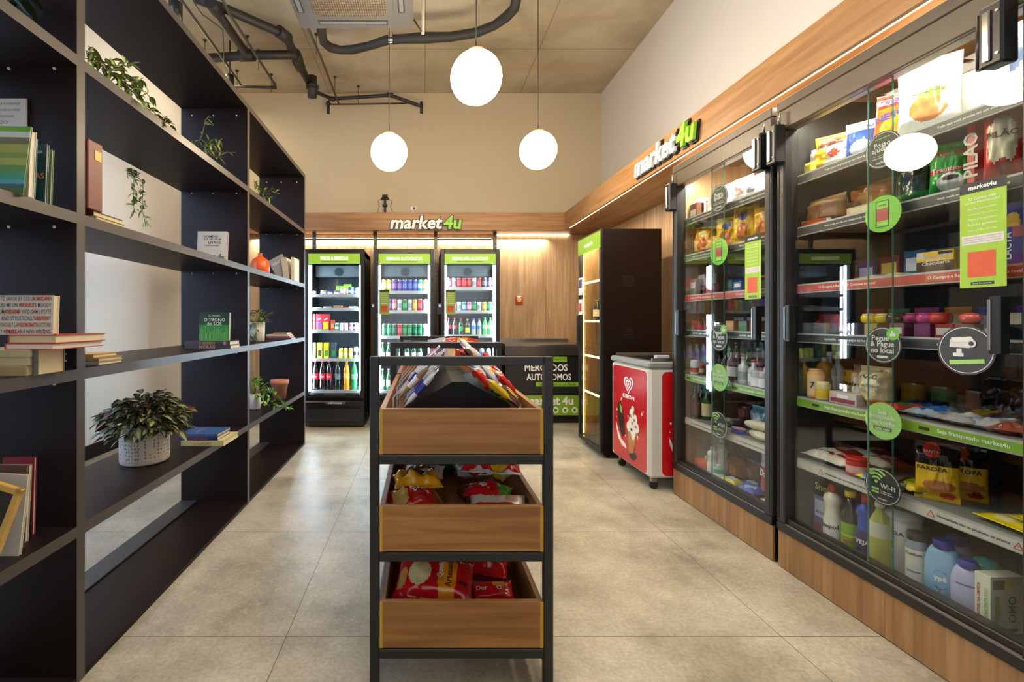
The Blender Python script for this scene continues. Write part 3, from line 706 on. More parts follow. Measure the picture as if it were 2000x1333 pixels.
m_ = MB(); m_.cyl((0, 0, -.09), (0, 0, .05), .018, PB, 12); e_ = (_[5]-_[0]); m_.v = [(v[0]+e_.x, v[1]+e_.y, v[2]+e_.z) for v in m_.v]; m_.build('outlet', tt)
tt, _ = ceil_pipe('thin straight conduit below the bent pipe at the back wall', [(641, 203), (651, 204), (720, 203), (795, 202)], .010, 4, Y=5.80, joints=(0,))
m_ = MB(); m_.cyl((0, 0, -.12), (0, 0, .03), .02, PB, 12); m_.ball((0, 0, 0), .032, PB, 8); m_.build('outlet', tt)
q = atY(610, 170, 5.45)
t = thing('junction_drum', 'black cylindrical pipe trap where the drain meets the back pipe', 'pipe fitting', q)
m_ = MB(); m_.cyl((0, 0, -.12), (0, 0, .12), .055, PB, 18); m_.cyl((0, 0, -.015), (0, 0, .015), .075, PB, 18); m_.build('body', t)
for k_, (px, py) in enumerate(((380, 88), (400, 78), (483, 70), (505, 98), (565, 72), (618, 66), (463, 138), (530, 145), (654, 150), (700, 168))):
    p = atZ(px, py, ZC-.002); t = thing('hanger_rod', 'thin threaded hanger rod with fixing plate on the concrete ceiling', 'hanger', p, group='pipe hangers on the ceiling')
    m_ = MB(); m_.cyl((0, 0, 0), (0, 0, -.006), .022, P('#6a4a2c', .6), 10); m_.cyl((0, 0, -.004), (0, 0, -.22), .004, PB2, 6); m_.ball((0, 0, -.012), .012, PB, 6); m_.build('rod', t)
# spotlights
for (px, py, Y, lb) in ((343, 26, 3.1, 'black cylindrical spotlight above the near top edge of the bookcase'), (449, 160, 4.9, 'small black spotlight above the far top edge of the bookcase')):
    q = atY(px, py, Y); t = thing('spotlight', lb, 'spotlight', q); m_ = MB(); m_.cyl((0, 0, -.06), (0, 0, .07), .043, M_BLK, 20); m_.cyl((0, 0, .07), (0, 0, ZC-q.z), .008, M_BLK, 8); m_.build('body', t)
    m_ = MB(); m_.cyl((0, 0, -.062), (0, 0, -.058), .035, P('#5a5048', .3), 20); m_.build('lens', t)
# air conditioner
ACY0, ACY1, ACX0, ACX1, ACZ = 2.56, 3.40, -.895, -.065, 3.353
t = thing('air_conditioner', 'grey ceiling cassette air conditioner hanging below the concrete slab', 'air conditioner', ((ACX0+ACX1)/2, (ACY0+ACY1)/2, ACZ))
hx, hy = (ACX1-ACX0)/2, (ACY1-ACY0)/2
def rrect(hx, hy, r, n_=6):
    p = []
    for (cx, cy, a0) in ((hx-r, hy-r, 0), (-hx+r, hy-r, PI/2), (-hx+r, -hy+r, PI), (hx-r, -hy+r, 1.5*PI)):
        for i in range(n_+1): a = a0+PI/2*i/n_; p.append((cx+r*math.cos(a), cy+r*math.sin(a)))
    return p
ACM = P('#57544f', .45, var=.03)
m_ = MB(); m_.poly(rrect(hx, hy, .05), Matrix.Translation((0, 0, .006)), .045, ACM); m_.poly(rrect(hx-.02, hy-.02, .05), Matrix.Translation((0, 0, 0)), .0061, ACM); m_.poly(rrect(.30, .30, .08), Matrix.Translation((-.02, 0, -.012)), .013, ACM); m_.build('panel', t)
GR, n, l, bb = newmat('woven_grille'); bb.inputs['Roughness'].default_value = .6
tc = n.new('ShaderNodeTexCoord'); ck = n.new('ShaderNodeTexBrick'); ck.offset = 0; ck.inputs['Scale'].default_value = 1
ck.inputs['Brick Width'].default_value = .016; ck.inputs['Row Height'].default_value = .016; ck.inputs['Mortar Size'].default_value = .0024
ck.inputs['Color1'].default_value = hexc('#6a5538'); ck.inputs['Color2'].default_value = hexc('#84704c'); ck.inputs['Mortar'].default_value = hexc('#2c2823')
l.new(tc.outputs['Object'], ck.inputs['Vector']); l.new(ck.outputs['Color'], bb.inputs['Base Color'])
m_ = MB(); m_.poly(rrect(.255, .255, .06), Matrix.Translation((-.02, 0, -.018)), .007, GR); m_.build('intake_grille', t)
for (cx, cy, w_, h_) in ((-.02, .345, .24, .016), (-.02, -.345, .24, .016), (.335, 0, .014, .23), (-.365, 0, .014, .23)):
    m_ = MB(); m_.box(cx-w_, cx+w_, cy-h_, cy+h_, -.003, .0, P('#6c6a66', .4), .002)
    m_.box(cx-w_-.01, cx+w_+.01, cy-h_-.008, cy+h_+.008, -.0012, .0, M_BLK); m_.build('louver', t)
m_ = MB(); m_.box(-hx+.1, hx-.1, -hy+.1, hy-.1, .051, .29, P('#4c4a47', .5), .01); m_.build('casing', t)
for sx in (-1, 1):
    for sy in (-1, 1): m_ = MB(); m_.cyl((sx*(hx-.09), sy*(hy-.13), .15), (sx*(hx-.09), sy*(hy-.13), ZC-ACZ), .005, M_STEEL, 6); m_.build('suspension_rod', t)
q = atY(826, 66, 3.52); t = thing('drain_pipe', 'white vertical drain pipe beside the air conditioner', 'pipe', q)
m_ = MB(); m_.cyl((0, 0, 0), (0, 0, ZC-q.z), .013, P('#b9b4a8', .4), 12); m_.cyl((0, 0, 0), (-.07, -.03, .09), .006, PB, 8); m_.build('tube', t)
q = atZ(763, 75, 3.86); t = thing('pipe_clamp', 'chrome clamp holding the black hose above the left globe lamp', 'clamp', q)
m_ = MB(); m_.cyl((-.02, 0, 0), (.02, 0, 0), .055, M_CHROME, 14, caps=False); m_.cyl((0, 0, .05), (0, 0, ZC-3.86), .005, M_STEEL, 6); m_.build('band', t)
# globe pendants
GL = E('#ffe6c2', 56)
def pendant(label, px, py, Y, r=.14):
    q = atY(px, py, Y); t = thing('pendant_lamp', label, 'lamp', q, group='white globe pendant lamps')
    m_ = MB(); m_.ball((0, 0, 0), r, GL, 20); m_.build('globe', t)
    m_ = MB(); m_.lathe([(.052, r-.018), (.05, r+.006), (.02, r+.018), (.006, r+.03)], P('#8a7350', .4), 20); m_.build('cap', t)
    m_ = MB(); m_.cyl((0, 0, r+.02), (0, 0, ZC-q.z-.02), .0032, K_, 6); m_.build('cord', t)
    m_ = MB(); m_.cyl((0, 0, ZC-q.z-.025), (0, 0, ZC-q.z-.001), .05, M_BLK, 20); m_.build('canopy', t)
pendant('large white globe pendant hanging nearest and highest', 930, 152, 2.52)
pendant('white globe pendant left of the others, over the coolers aisle', 760, 298, 3.56)
pendant('white globe pendant on the right, near the fascia corner', 1051, 294, 3.52)
# bracket camera and small camera on the bulkhead
q = atY(752, 418, 5.66); t = thing('camera_bracket', 'black clamp bracket with dangling wires standing on the back bulkhead', 'bracket', (q.x, q.y, 2.496))
m_ = MB(); m_.box(-.015, .015, -.012, .012, 0, .2, M_BLK, .003); m_.box(-.05, .05, -.02, .02, .19, .215, M_BLK, .004); m_.box(-.035, .035, -.03, .02, .215, .25, M_BLK, .006); m_.box(-.03, .03, -.05, .0, .10, .13, M_BLK, .004); m_.build('body', t)
for sg in (-1, 1):
    m_ = MB(); m_.tube([(sg*.04, -.02, .2), (sg*.085, -.02, .17), (sg*.07, -.02, .1), (sg*.095, -.02, .03), (sg*.11, -.02, .01)], .003, K_, 5); m_.build('wire', t)
q = atY(807, 412, 5.66); t = thing('security_camera', 'tiny white security camera with black eye on the back bulkhead', 'camera', (q.x, q.y, 2.496))
m_ = MB(); m_.cyl((0, 0, 0), (0, 0, .05), .022, M_WHITE, 14, r1=.012); m_.build('base', t); m_ = MB(); m_.box(-.03, .035, -.04, .03, .05, .10, M_WHITE, .008); m_.build('body', t); m_ = MB(); m_.cyl((.01, -.045, .075), (.01, -.038, .075), .016, M_BLK, 14); m_.build('lens', t)

# ================================================================== PRODUCTS
def bag_geo(mb, w, h, t, col, texts=(), seed=0, nu=22, nv=30, crimp=.07, gus=0.0, M=None, wr=.5):
    """pillow pack standing on z=0, front towards -Y"""
    def th(u, v):
        e = min(1, max(0, (v-crimp)/.16)) if v < .5 else min(1, max(0, (1-crimp-v)/.16))
        e = e*e*(3-2*e) if not (gus and v < .5) else 1
        return t/2*(max(0, 1-abs(u)**2.6)**.6)*e
    def fy(u, v):
        wv = wr*(noise.noise(Vector((u*2.3+seed, v*3.1, seed*1.7)))*.30+noise.noise(Vector((u*6+seed, v*7, seed)))*.14)*t
        return -(th(u, v)*1.0+wv*(1-abs(u)**3)*(1 if crimp < v < 1-crimp else .2))-.001
    v = []; W_ = lambda vv: w/2*(1-.05*math.sin(PI*vv))
    for j in range(nv+1):
        for i in range(nu+1):
            u = -1+2*i/nu; vv = j/nv; v.append((u*W_(vv), fy(u, vv), vv*h))
    nb = len(v)
    for j in range(nv+1):
        for i in range(nu+1):
            u = -1+2*i/nu; vv = j/nv; v.append((u*W_(vv), -fy(-u, vv)*.9, vv*h))
    f = []; ms = []
    for j in range(nv):
        for i in range(nu):
            a = j*(nu+1)+i; u = -1+2*(i+.5)/nu; vv = (j+.5)/nv
            f.append((a, a+1, a+nu+2, a+nu+1)); ms.append(col(u, vv))
            f.append((nb+a, nb+a+nu+1, nb+a+nu+2, nb+a+1)); ms.append(col(u, vv))
    ed = []
    for j in range(nv):
        for i in (0, nu): a = j*(nu+1)+i; f.append((a, a+nu+1, nb+a+nu+1, nb+a)); ms.append(col(-1, (j+.5)/nv))
    for i in range(nu):
        for j in (0, nv): a = j*(nu+1)+i; f.append((a, a+1, nb+a+1, nb+a)); ms.append(col(0, j/nv))
    mb.add(v, f, ms, True, M)
    F = frame((0, 0, h/2), (1, 0, 0), (0, 0, 1))
    if M: F = M @ F
    for (s_, mt, cx, cy, wd, *rr) in texts:
        mb.text(s_, mt, F, width=wd, cx=cx, cy=cy, off=.02, lift=.0022, rot=rr[0] if rr else 0, fn=lambda a, b_: -fy(max(-1, min(1, a/(w/2))), max(0, min(1, b_/h+.5))))
def bands(base, *zones):
    """zones: ('b', v0, v1, mat) or ('e', cu, cv, ru, rv, mat)"""
    def c(u, v):
        r = base
        for z in zones:
            if z[0] == 'b' and z[1] <= v <= z[2]: r = z[3]
            if z[0] == 'e' and ((u-z[1])/z[3])**2+((v-z[2])/z[4])**2 < 1: r = z[5]
        return r
    return c
def G(h, r=.22): return P(h, r, var=.10, coat=.3)
def bag(label, w, h, t, col, loc, rot, texts=(), seed=None, name='snack_bag', cat='bag', group=None, **kw):
    m_ = MB(); bag_geo(m_, w, h, t, col, texts, seed if seed is not None else random.random()*50, **kw)
    o_ = m_.build(name, loc=loc, rot=rot); return tag(o_, label, cat, group)
def lying(label, w, h, t, col, loc, rz, texts=(), tilt=0.0, roll=0.0, **kw):
    """flat on its back: front up, base towards the viewer side (-Y) when rz=0; loc is the base centre"""
    return bag(label, w, h, t, col, (loc[0], loc[1], loc[2]+t*.56), Euler((-PI/2+tilt, roll, rz)) if False else (Matrix.Rotation(rz, 3, 'Z') @ Matrix.Rotation(-PI/2+tilt, 3, 'X') @ Matrix.Rotation(roll, 3, 'Y')).to_euler(), texts, **kw)
def carton(label, w, d, h, cols, loc, rz, texts=(), side=(), name='product_box', cat='box', group=None, zones=()):
    """cols front; texts on the front (-Y); zones (x0,x1,z0,z1,mat) fractions on the front; side texts on -X"""
    m_ = MB(); m_.box(-w/2, w/2, 0, d, 0, h, cols, .0012)
    for (a, c, e, g, mt) in zones: m_.box(-w/2+a*w, -w/2+c*w, -.0006, .0005, e*h, g*h, mt)
    F = frame((0, 0, h/2), (1, 0, 0), (0, 0, 1))
    for (s_, mt, cx, cy, wd, *rr) in texts: m_.text(s_, mt, F, width=wd, cx=cx, cy=cy, off=.02, lift=.0012, rot=rr[0] if rr else 0)
    F = frame((-w/2, d/2, h/2), (0, -1, 0), (0, 0, 1))
    for (s_, mt, cx, cy, wd, *rr) in side: m_.text(s_, mt, F, width=wd, cx=cx, cy=cy, off=.02, lift=.0008, rot=rr[0] if rr else 0)
    return tag(m_.build(name, loc=loc, rot=(0, 0, rz)), label, cat, group)
BP = {  # (radius fraction, height fraction)
 'pet': [(.55, 0), (.92, .01), (1, .04), (1, .28), (.94, .33), (1, .38), (1, .58), (.9, .70), (.55, .83), (.30, .90), (.28, .95)],
 'beer': [(.9, 0), (1, .02), (1, .58), (.9, .66), (.5, .76), (.40, .82), (.36, .96)],
 'wine': [(.9, 0), (1, .02), (1, .62), (.85, .70), (.42, .78), (.38, .97)],
 'jar': [(.85, 0), (1, .03), (1, .82), (.85, .90), (.82, .92)],
 'jug': [(.85, 0), (1, .03), (1, .45), (.96, .6), (1, .72), (.92, .80), (.6, .87), (.4, .9), (.4, .93)],
 'limpol': [(.8, 0), (1, .03), (1, .4), (.78, .55), (.8, .66), (1.0, .74), (.85, .82), (.45, .86), (.4, .88)],
 'can': [(.8, 0), (1, .04), (1, .9), (.82, .97), (.80, 1.0)],
}
def bottle(kind, label, r, h, body, lab, cap, loc, rz=0, zone=(.3, .6), text=None, group=None, sy=1.0, name='bottle', cat='bottle', caph=.07, capr=.42, n=18, zones=None):
    t = thing(name, label, cat, loc, (0, 0, rz), group)
    pr = BP[kind]; zs = sorted(set([p[1] for p in pr]+list(zone))); P2 = []
    def rad(z):
        for (a, c) in zip(pr, pr[1:]):
            if a[1] <= z <= c[1]: return a[0]+(c[0]-a[0])*(z-a[1])/(c[1]-a[1]+1e-9)
        return pr[-1][0]
    m_ = MB(); prof = [(rad(z)*r, z*h) for z in zs]
    ms = [(lab if (lab and zone[0] <= (a+c)/2 <= zone[1]) else body) for a, c in zip(zs, zs[1:])]
    m_.lathe(prof, ms, n, sy=sy)
    if text:
        F = frame((0, 0, 0), (1, 0, 0), (0, 0, 1))
        for (s_, mt, cx, cz, wd, *rr) in text:
            m_.text(s_, mt, F, width=wd, cx=cx, cy=cz*h, off=.025, lift=.0012, rot=rr[0] if rr else 0, fn=lambda a, b_: sy*math.sqrt(max(1e-8, (rad(max(0, min(1, b_/h)))*r)**2-min(abs(a), r*.98)**2)))
    m_.build('body', t)
    if cap:
        z0 = pr[-1][1]*h; m_ = MB(); m_.lathe([(capr*r, z0-.004), (capr*r, z0+caph*h*.8), (capr*r*.9, z0+caph*h)], cap, n, sy=1 if sy > .7 else 1); m_.build('cap', t)
    return t
def can_mesh(c1, c2, r=.029, h=.15):
    m_ = MB(); s = M_CHROME
    m_.lathe([(.8*r, 0), (r, .05*h), (r, .3*h), (r, .66*h), (r, .92*h), (.84*r, .985*h), (.80*r, .985*h), (.78*r, .97*h)], [s, c1, c2, c1, s, s, s], 14)
    return m_

# ================================================================== COOLERS
CY = 5.17
def cooler(x0, x1, title, label, shelves, poster=False, lockpos=True, lamp=130):
    W = x1-x0; cx = (x0+x1)/2; t = thing('drinks_cooler', label, 'cooler', (cx, CY, 0)); h = W/2; D = .62
    m_ = MB()
    m_.box(-h, -h+.035, .05, D, .34, 1.985, M_BLK); m_.box(h-.035, h, .05, D, .34, 1.985, M_BLK)
    m_.box(-h, h, D-.04, D, .34, 1.985, M_BLK); m_.box(-h, h, .05, D, 1.93, 1.995, M_BLK); m_.box(-h, h, .05, D, .30, .36, M_BLK)
    INT = P('#3c4650', .5); m_.box(-h+.035, h-.035, D-.048, D-.04, .36, 1.93, INT)
    m_.build('cabinet', t)
    m_ = MB(); m_.box(-h, h, .0, D-.02, .02, .30, M_BLK, .01)
    m_.box(-h+.04, h-.04, -.018, .0, .07, .22, P('#1f1f20', .3), .008); m_.box(-h+.07, h-.07, -.024, -.016, .11, .19, P('#0f0f10', .4), .004)
    m_.box(-h, h, -.03, .0, .235, .30, P('#18181a', .25), .012)
    for i in range(6): m_.box(-h+.08, h-.08, -.027, -.022, .115+i*.012, .119+i*.012, P('#2c2c2e', .3))
    m_.build('base', t)
    m_ = MB(); m_.box(-.10, .13, -.036, -.030, .27, .30, P('#6a6a6a', .3, .6), .002); m_.text('refrimate', M_WHITE, frame((.015, -.036, .285), (1, 0, 0), (0, 0, 1)), width=.15); m_.build('badge', t)
    d = MB(); f_ = .045
    d.box(-h, -h+f_, -.005, .045, .335, 2.005, M_BLK, .004); d.box(h-f_, h, -.005, .045, .335, 2.005, M_BLK, .004)
    d.box(-h+f_, h-f_, -.005, .045, 1.955, 2.005, M_BLK, .004); d.box(-h+f_, h-f_, -.005, .045, .335, .378, M_BLK, .004)
    d = d.build('door', t)
    g = MB(); g.box(-h+f_, h-f_, .012, .020, .378, 1.955, M_PANE); g.build('pane', d)
    m_ = MB(); m_.box(-h+f_, h-f_, .004, .0115, 1.842, 1.955, E('#86b02c', .55)); F = frame((0, .004, 1.902), (1, 0, 0), (0, 0, 1))
    m_.text(title, E('#f4ffe0', 1.1), F, width=.40 if len(title) > 15 else .31, height=.045, cx=0, cy=0, off=.02); m_.box(-.15, .15, .003, .0045, 1.862, 1.867, K_)
    m_.build('header_sign', d)
    if lockpos:
        m_ = MB(); m_.box(-h-.035, -h+.012, -.03, .0, 1.27, 1.40, M_BLK, .006); m_.box(-h-.025, -h, -.034, -.029, 1.35, 1.385, M_CHROME, .002); m_.build('lock', d)
    if poster:
        m_ = MB(); m_.box(-h+.055, -h+.165, .006, .0115, 1.27, 1.55, P('#7f9a3a', .5), 0); m_.box(-h+.055, -h+.165, .005, .0061, 1.525, 1.55, K_); m_.box(-h+.075, -h+.145, .005, .0061, 1.30, 1.37, P('#b8402a', .5))
        for i in range(6): m_.box(-h+.068, -h+.15, .0052, .0061, 1.50-.022*i, 1.507-.022*i, P('#b9c890', .5))
        m_.build('poster', d)
    LED = E('#d6ebff', 60)
    for sx in (-1, 1):
        m_ = MB(); m_.box(sx*(h-.066), sx*(h-.050), .062, .072, .40, 1.83, LED); m_.box(sx*(h-.068), sx*(h-.036), .0725, .076, .39, 1.84, M_STEEL)
        m_.box(sx*(h-.044), sx*(h-.036), .058, .08, .39, 1.84, M_STEEL); m_.build('led_strip', t)
    for z in shelves:
        m_ = MB(); m_.box(-h+.05, h-.05, .08, .52, z-.012, z-.004, P('#c9ccd0', .4)); m_.box(-h+.05, h-.05, .074, .08, z-.022, z+.012, P('#b8bcc2', .3)); m_.build('shelf', t)
    # evaporator cover with fan
    m_ = MB(); m_.box(-h+.05, h-.05, .30, .56, 1.72, 1.86, P('#59626c', .4), .01); m_.cyl((0, .29, 1.78), (0, .30, 1.78), .05, P('#2b3038', .4), 20); m_.build('fan_unit', t)
    for sx in (-1, 1): area('cooler_light', (cx+sx*(h-.07), CY+.10, 1.12), (0, sx*PI/2, 0), 1.4, .02, lamp/10, COOL)
    area('cooler_front_light', (cx, CY+.058, 1.1), (PI/2, 0, 0), 2*h-.16, .03, 0, COOL) if False else None
    for sx in (-1, 1): area('cooler_front_light', (cx+sx*(h-.058), CY+.060, 1.12), (PI/2, 0, 0), .016, 1.4, 4.5, (.62, .80, 1.0))
    return cx, h
c1 = cooler(-1.325, -.652, 'FRIOS & BEBIDAS', 'black glass-door cooler under FRIOS & BEBIDAS sign, leftmost, with soda bottles', (1.494, 1.335, 1.08, .76, .40), lockpos=False)
c2 = cooler(-.538, .132, 'BEBIDAS ALCOÓLICAS', 'black glass-door cooler under BEBIDAS ALCOOLICAS sign holding beer', (1.53, 1.306, 1.018, .72, .40), poster=True)
c3 = cooler(.205, .868, 'BEBIDAS NÃO ALCOÓLICAS', 'black glass-door cooler under BEBIDAS NAO ALCOOLICAS sign holding soft drinks', (1.572, 1.306, 1.03, .72, .40), poster=True)
# cans
CC = {'yellow': ('#e8d23a', '#f4f0c8'), 'purple': ('#5a32a0', '#a080d8'), 'blue': ('#2438b8', '#6a86e8'), 'cyan': ('#2aa6d8', '#d8f0ff'), 'white': ('#e8ecf0', '#a8b4c8'), 'green': ('#0f7a3c', '#3ab06a'), 'red': ('#c8142c', '#e85a6a'), 'dark green': ('#0a5a48', '#2a8a70'), 'pink': ('#d86aa0', '#f0c8d8'), 'black': ('#26282c', '#8a9098'), 'gold': ('#e0a818', '#f4d870')}
PROTO = {}
def can_at(col, loc, where, h=.15, r=.027):
    k = (col, h, r); lb = '%s drink can %s' % (col, where)
    if k not in PROTO:
        a, c = CC[col]; o_ = can_mesh(P(a, .3, .2, coat=.3), P(c, .3, .2), r, h).build('drink_can', loc=loc); PROTO[k] = o_
    else: o_ = PROTO[k].copy(); COL.objects.link(o_); o_.location = loc
    return tag(o_, lb, 'can', 'cans '+where)
def row(cols, cx, half, z, where, h=.15, r=.027, y=CY+.12, pad=.06):
    n_ = len(cols); 
    for i, c in enumerate(cols): can_at(c, (cx-half+pad+.012+(2*half-2*pad-.024)*(i+.5)/n_, y+random.uniform(0, .006), z-.0035), where, h, r)
row(['yellow', 'yellow', 'purple', 'purple', 'blue', 'blue', 'blue', 'cyan', 'yellow'], c2[0], c2[1], 1.53, 'in the top row of the beer cooler', .152, .0275)
row(['purple', 'purple', 'purple', 'blue', 'blue', 'blue', 'cyan', 'cyan', 'yellow'], c2[0], c2[1], 1.53, 'behind the top row of the beer cooler', .152, .0275, CY+.19)
row(['pink', 'purple', 'pink', 'white', 'green', 'white', 'gold', 'red', 'white'], c2[0], c2[1], 1.306, 'in the second row of the beer cooler', .15, .0275)
row(['dark green', 'green', 'dark green', 'red', 'green', 'green', 'dark green', 'green', 'white'], c2[0], c2[1], 1.018, 'in the third row of the beer cooler', .155, .0275)
row(['green']*9, c2[0], c2[1], 1.018, 'behind the third row of the beer cooler', .155, .0275, CY+.19)
row(['pink', 'white', 'red', 'red', 'red', 'white', 'red', 'black', 'purple'], c3[0], c3[1], 1.572, 'in the top row of the soft drink cooler', .13, .0275)
row(['white', 'pink', 'white', 'cyan', 'pink', 'green', 'white', 'gold', 'green'], c3[0], c3[1], 1.306, 'in the second row of the soft drink cooler', .12, .0275)
# bottles in coolers: one prototype per look, then copies
BPRO = {}
def bt(kind, look, loc, where, r, h, body, lab, cap, zone=(.3, .6), text=None, **kw):
    k = (kind, look, r, h); lb = '%s %s' % (look, where)
    if k not in BPRO: BPRO[k] = bottle(kind, lb, r, h, body, lab, cap, loc, zone=zone, group='bottles '+where, n=14, text=text, **kw); return BPRO[k]
    return dup(BPRO[k], loc, None, lb, 'bottles '+where)
COLA = P('#180a08', .12, coat=.6); RCAP = P('#c81420', .4); GRN = P('#0f8a3a', .12, coat=.6); ORG = P('#e08a0c', .15, coat=.5); CLR = P('#9fb0bc', .08, coat=.6, var=.3); GBOT = P('#12502a', .1, coat=.6)
x0 = c1[0]-c1[1]
def cxp(px, Y=CY+.14): return (px-VX)*Y/FPX
w1 = 'on the bottom shelf of the leftmost cooler'
for px in (616, 630, 643): bt('pet', 'large cola bottle with red label', (cxp(px), CY+.14, .3965), w1, .037, .345, COLA, P('#e0283a', .4), RCAP, (.38, .58), text=[('Cola', M_WHITE, 0, .48, .045)])
bt('pet', 'large dark soda bottle with grey label', (cxp(660), CY+.14, .3965), w1, .036, .34, P('#142018', .15, coat=.5), P('#6a7480', .4), P('#1a5a3a', .4), (.38, .58))
bt('pet', 'large orange soda bottle', (cxp(677), CY+.14, .3965), w1, .038, .345, ORG, P('#e8b048', .4), P('#e07a10', .4), (.4, .58))
bt('pet', 'large green soda bottle', (cxp(692), CY+.14, .3965), w1, .037, .345, GRN, P('#58d088', .4), GRN, (.38, .56))
w1 = 'on the second lowest shelf of the leftmost cooler'
for px, c, cp in ((611, '#c8d8d0', '#e0e0e0'), (625, '#e0d23a', '#20241c'), (638, '#d8b410', '#2a8a3a'), (652, '#3a4a5a', '#2a8a3a')):
    carton('%s juice carton %s' % ({611: 'pale', 625: 'yellow and black', 638: 'golden', 652: 'dark'}[px], w1), .055, .07, .19, P(c, .4), (cxp(px), CY+.12, .757), 0, [('SUCO', K_, 0, .03, .035)], name='juice_carton', cat='carton', zones=((.15, .85, .2, .55, P(cp, .4)),))
for px in (666, 675, 685): bt('jar', 'small yellow drink bottle', (cxp(px), CY+.14, .757), w1, .026, .13, P('#d8d02c', .3), P('#f0f0b0', .4), P('#e8e8d0', .4), (.3, .6), capr=.8)
bt('jar', 'white and black drink bottle', (cxp(695), CY+.14, .757), w1, .026, .15, P('#d8dce0', .3), P('#2a2c30', .4), P('#20242a', .4), (.3, .6), capr=.8)
w1 = 'on the middle shelf of the leftmost cooler'
for i, px in enumerate((610, 624, 637)):
    carton('%s juice carton with red top %s' % (('raspberry', 'grape', 'mango')[i], w1), .072, .07, .20, P('#c8202c', .4), (cxp(px), CY+.12, 1.077), 0, [('ades', M_WHITE, 0, .045, .045, .5)], name='juice_carton', cat='carton', zones=((.0, 1, .0, .12, P('#5aa02c', .4)), (.1, .9, .15, .55, P(('#d85060', '#5a3a90', '#e8b01c')[i], .4))))
carton('small red and orange box beside the juice cartons in the leftmost cooler', .04, .05, .13, P('#c84828', .4), (cxp(650), CY+.12, 1.077), 0, zones=((.1, .9, .3, .7, P('#e8a860', .4)),))
for px, c in ((658, '#2a8a70'), (667, '#d8dce4'), (676, '#e8e4ec'), (686, '#c86a90'), (694, '#4a3a50'), (702, '#d8a8a0')):
    bt('jar', '%s yogurt pot' % {'#2a8a70': 'teal', '#d8dce4': 'silver', '#e8e4ec': 'white', '#c86a90': 'pink', '#4a3a50': 'plum', '#d8a8a0': 'peach'}[c], (cxp(px), CY+.14, 1.077), w1, .025, .10, P(c, .4), P('#f0e8f0', .4), P('#f0f0f0', .4), (.3, .55), capr=.9, name='yogurt_pot', cat='yogurt')
w1 = 'on the upper middle shelf of the leftmost cooler'
for i, px in enumerate((618, 640, 660, 674, 690)):
    carton('flat %s cheese pack %s' % (('white', 'grey', 'brown', 'red', 'pale')[i], w1), .09, .09, .022+.01*(i % 3), P(('#dfe4ea', '#a8b4c0', '#a07a5a', '#b85048', '#d0d4dc')[i], .4), (cxp(px), CY+.12, 1.332), 0, name='cheese_pack', cat='pack')
w1 = 'on the top shelf of the leftmost cooler'
for i, (px, c, h) in enumerate(((612, '#e8ecf2', .05), (632, '#9a9a78', .06), (645, '#4a2a90', .055), (658, '#6a3a98', .06), (671, '#d8b0b8', .09), (686, '#3a6ab8', .10), (698, '#8ab8c8', .09))):
    bt('jar', '%s dairy tub' % ('white', 'olive', 'violet', 'purple', 'rosy', 'blue', 'aqua')[i], (cxp(px), CY+.14, 1.491), w1, .034, h, P(c, .4), P('#e8e8f0', .4), P(c, .4), (.3, .6), capr=.95, name='dairy_tub', cat='tub')
for i, (px, c) in enumerate(((660, '#7ac030'), (675, '#8ad030'))):
    carton('%s green boxed snack behind the tubs in the leftmost cooler' % ('left-hand', 'taller')[i], .09, .05, .12+.02*i, P(c, .4), (cxp(px), CY+.26, 1.491), 0, zones=((.2, .8, .2, .6, P('#e8e0a0', .4)),))
# beer bottles
w1 = 'on the lower shelf of the beer cooler'
for px in (747, 759, 771, 783, 795, 808, 820): bt('beer', 'dark green beer bottle with white label', (cxp(px), CY+.14, .7165), w1, .029, .235, GBOT, P('#e8e4e0', .4), P('#d8d8d8', .4), (.25, .52), caph=.04, capr=.45)
w1 = 'on the bottom shelf of the beer cooler'
for px in (747, 759, 771, 783, 795, 808, 820): bt('beer', 'slim green beer bottle with silver neck', (cxp(px), CY+.14, .3965), w1, .028, .25, GBOT, P('#c8d0dc', .4), P('#c8ccd0', .3), (.2, .5), caph=.04, capr=.45)
w1 = 'on the middle shelf of the soft drink cooler'
for px in (876, 888): bt('pet', 'cola bottle with red label', (cxp(px), CY+.14, 1.0265), w1, .029, .205, COLA, P('#e0384a', .4), RCAP, (.4, .6))
bt('pet', 'green guarana bottle', (cxp(900), CY+.14, 1.0265), w1, .029, .195, P('#0c3a1c', .1, coat=.5), P('#2a9a4a', .4), RCAP, (.3, .55))
bt('pet', 'yellow labelled bottle', (cxp(913), CY+.14, 1.0265), w1, .029, .19, P('#2a2c14', .1, coat=.5), P('#e8d02c', .4), P('#e0a010', .4), (.2, .5))
for px in (925, 936): bt('pet', 'clear water bottle with blue label', (cxp(px), CY+.14, 1.0265), w1, .028, .195, CLR, P('#3a78d0', .4), P('#2a5ab8', .4), (.4, .6))
for px in (947, 958): bt('pet', 'bright green soda bottle', (cxp(px), CY+.14, 1.0265), w1, .030, .21, P('#3ac84a', .12, coat=.5), P('#b8f0a8', .4), P('#1a8a2a', .4), (.4, .6))
w1 = 'on the low shelf of the soft drink cooler'
for px in (876, 889, 902, 915, 928, 941, 954): bt('pet', 'pale sports drink bottle', (cxp(px), CY+.14, .7165), w1, .028, .21, P('#a8c8e8', .12, coat=.5), P('#5a5ac8', .4), P('#e8e8f0', .4), (.35, .6))
row(['cyan', 'white', 'blue', 'gold', 'cyan', 'white', 'gold', 'cyan'], c3[0], c3[1], .40, 'on the bottom shelf of the soft drink cooler', .17, .0275)
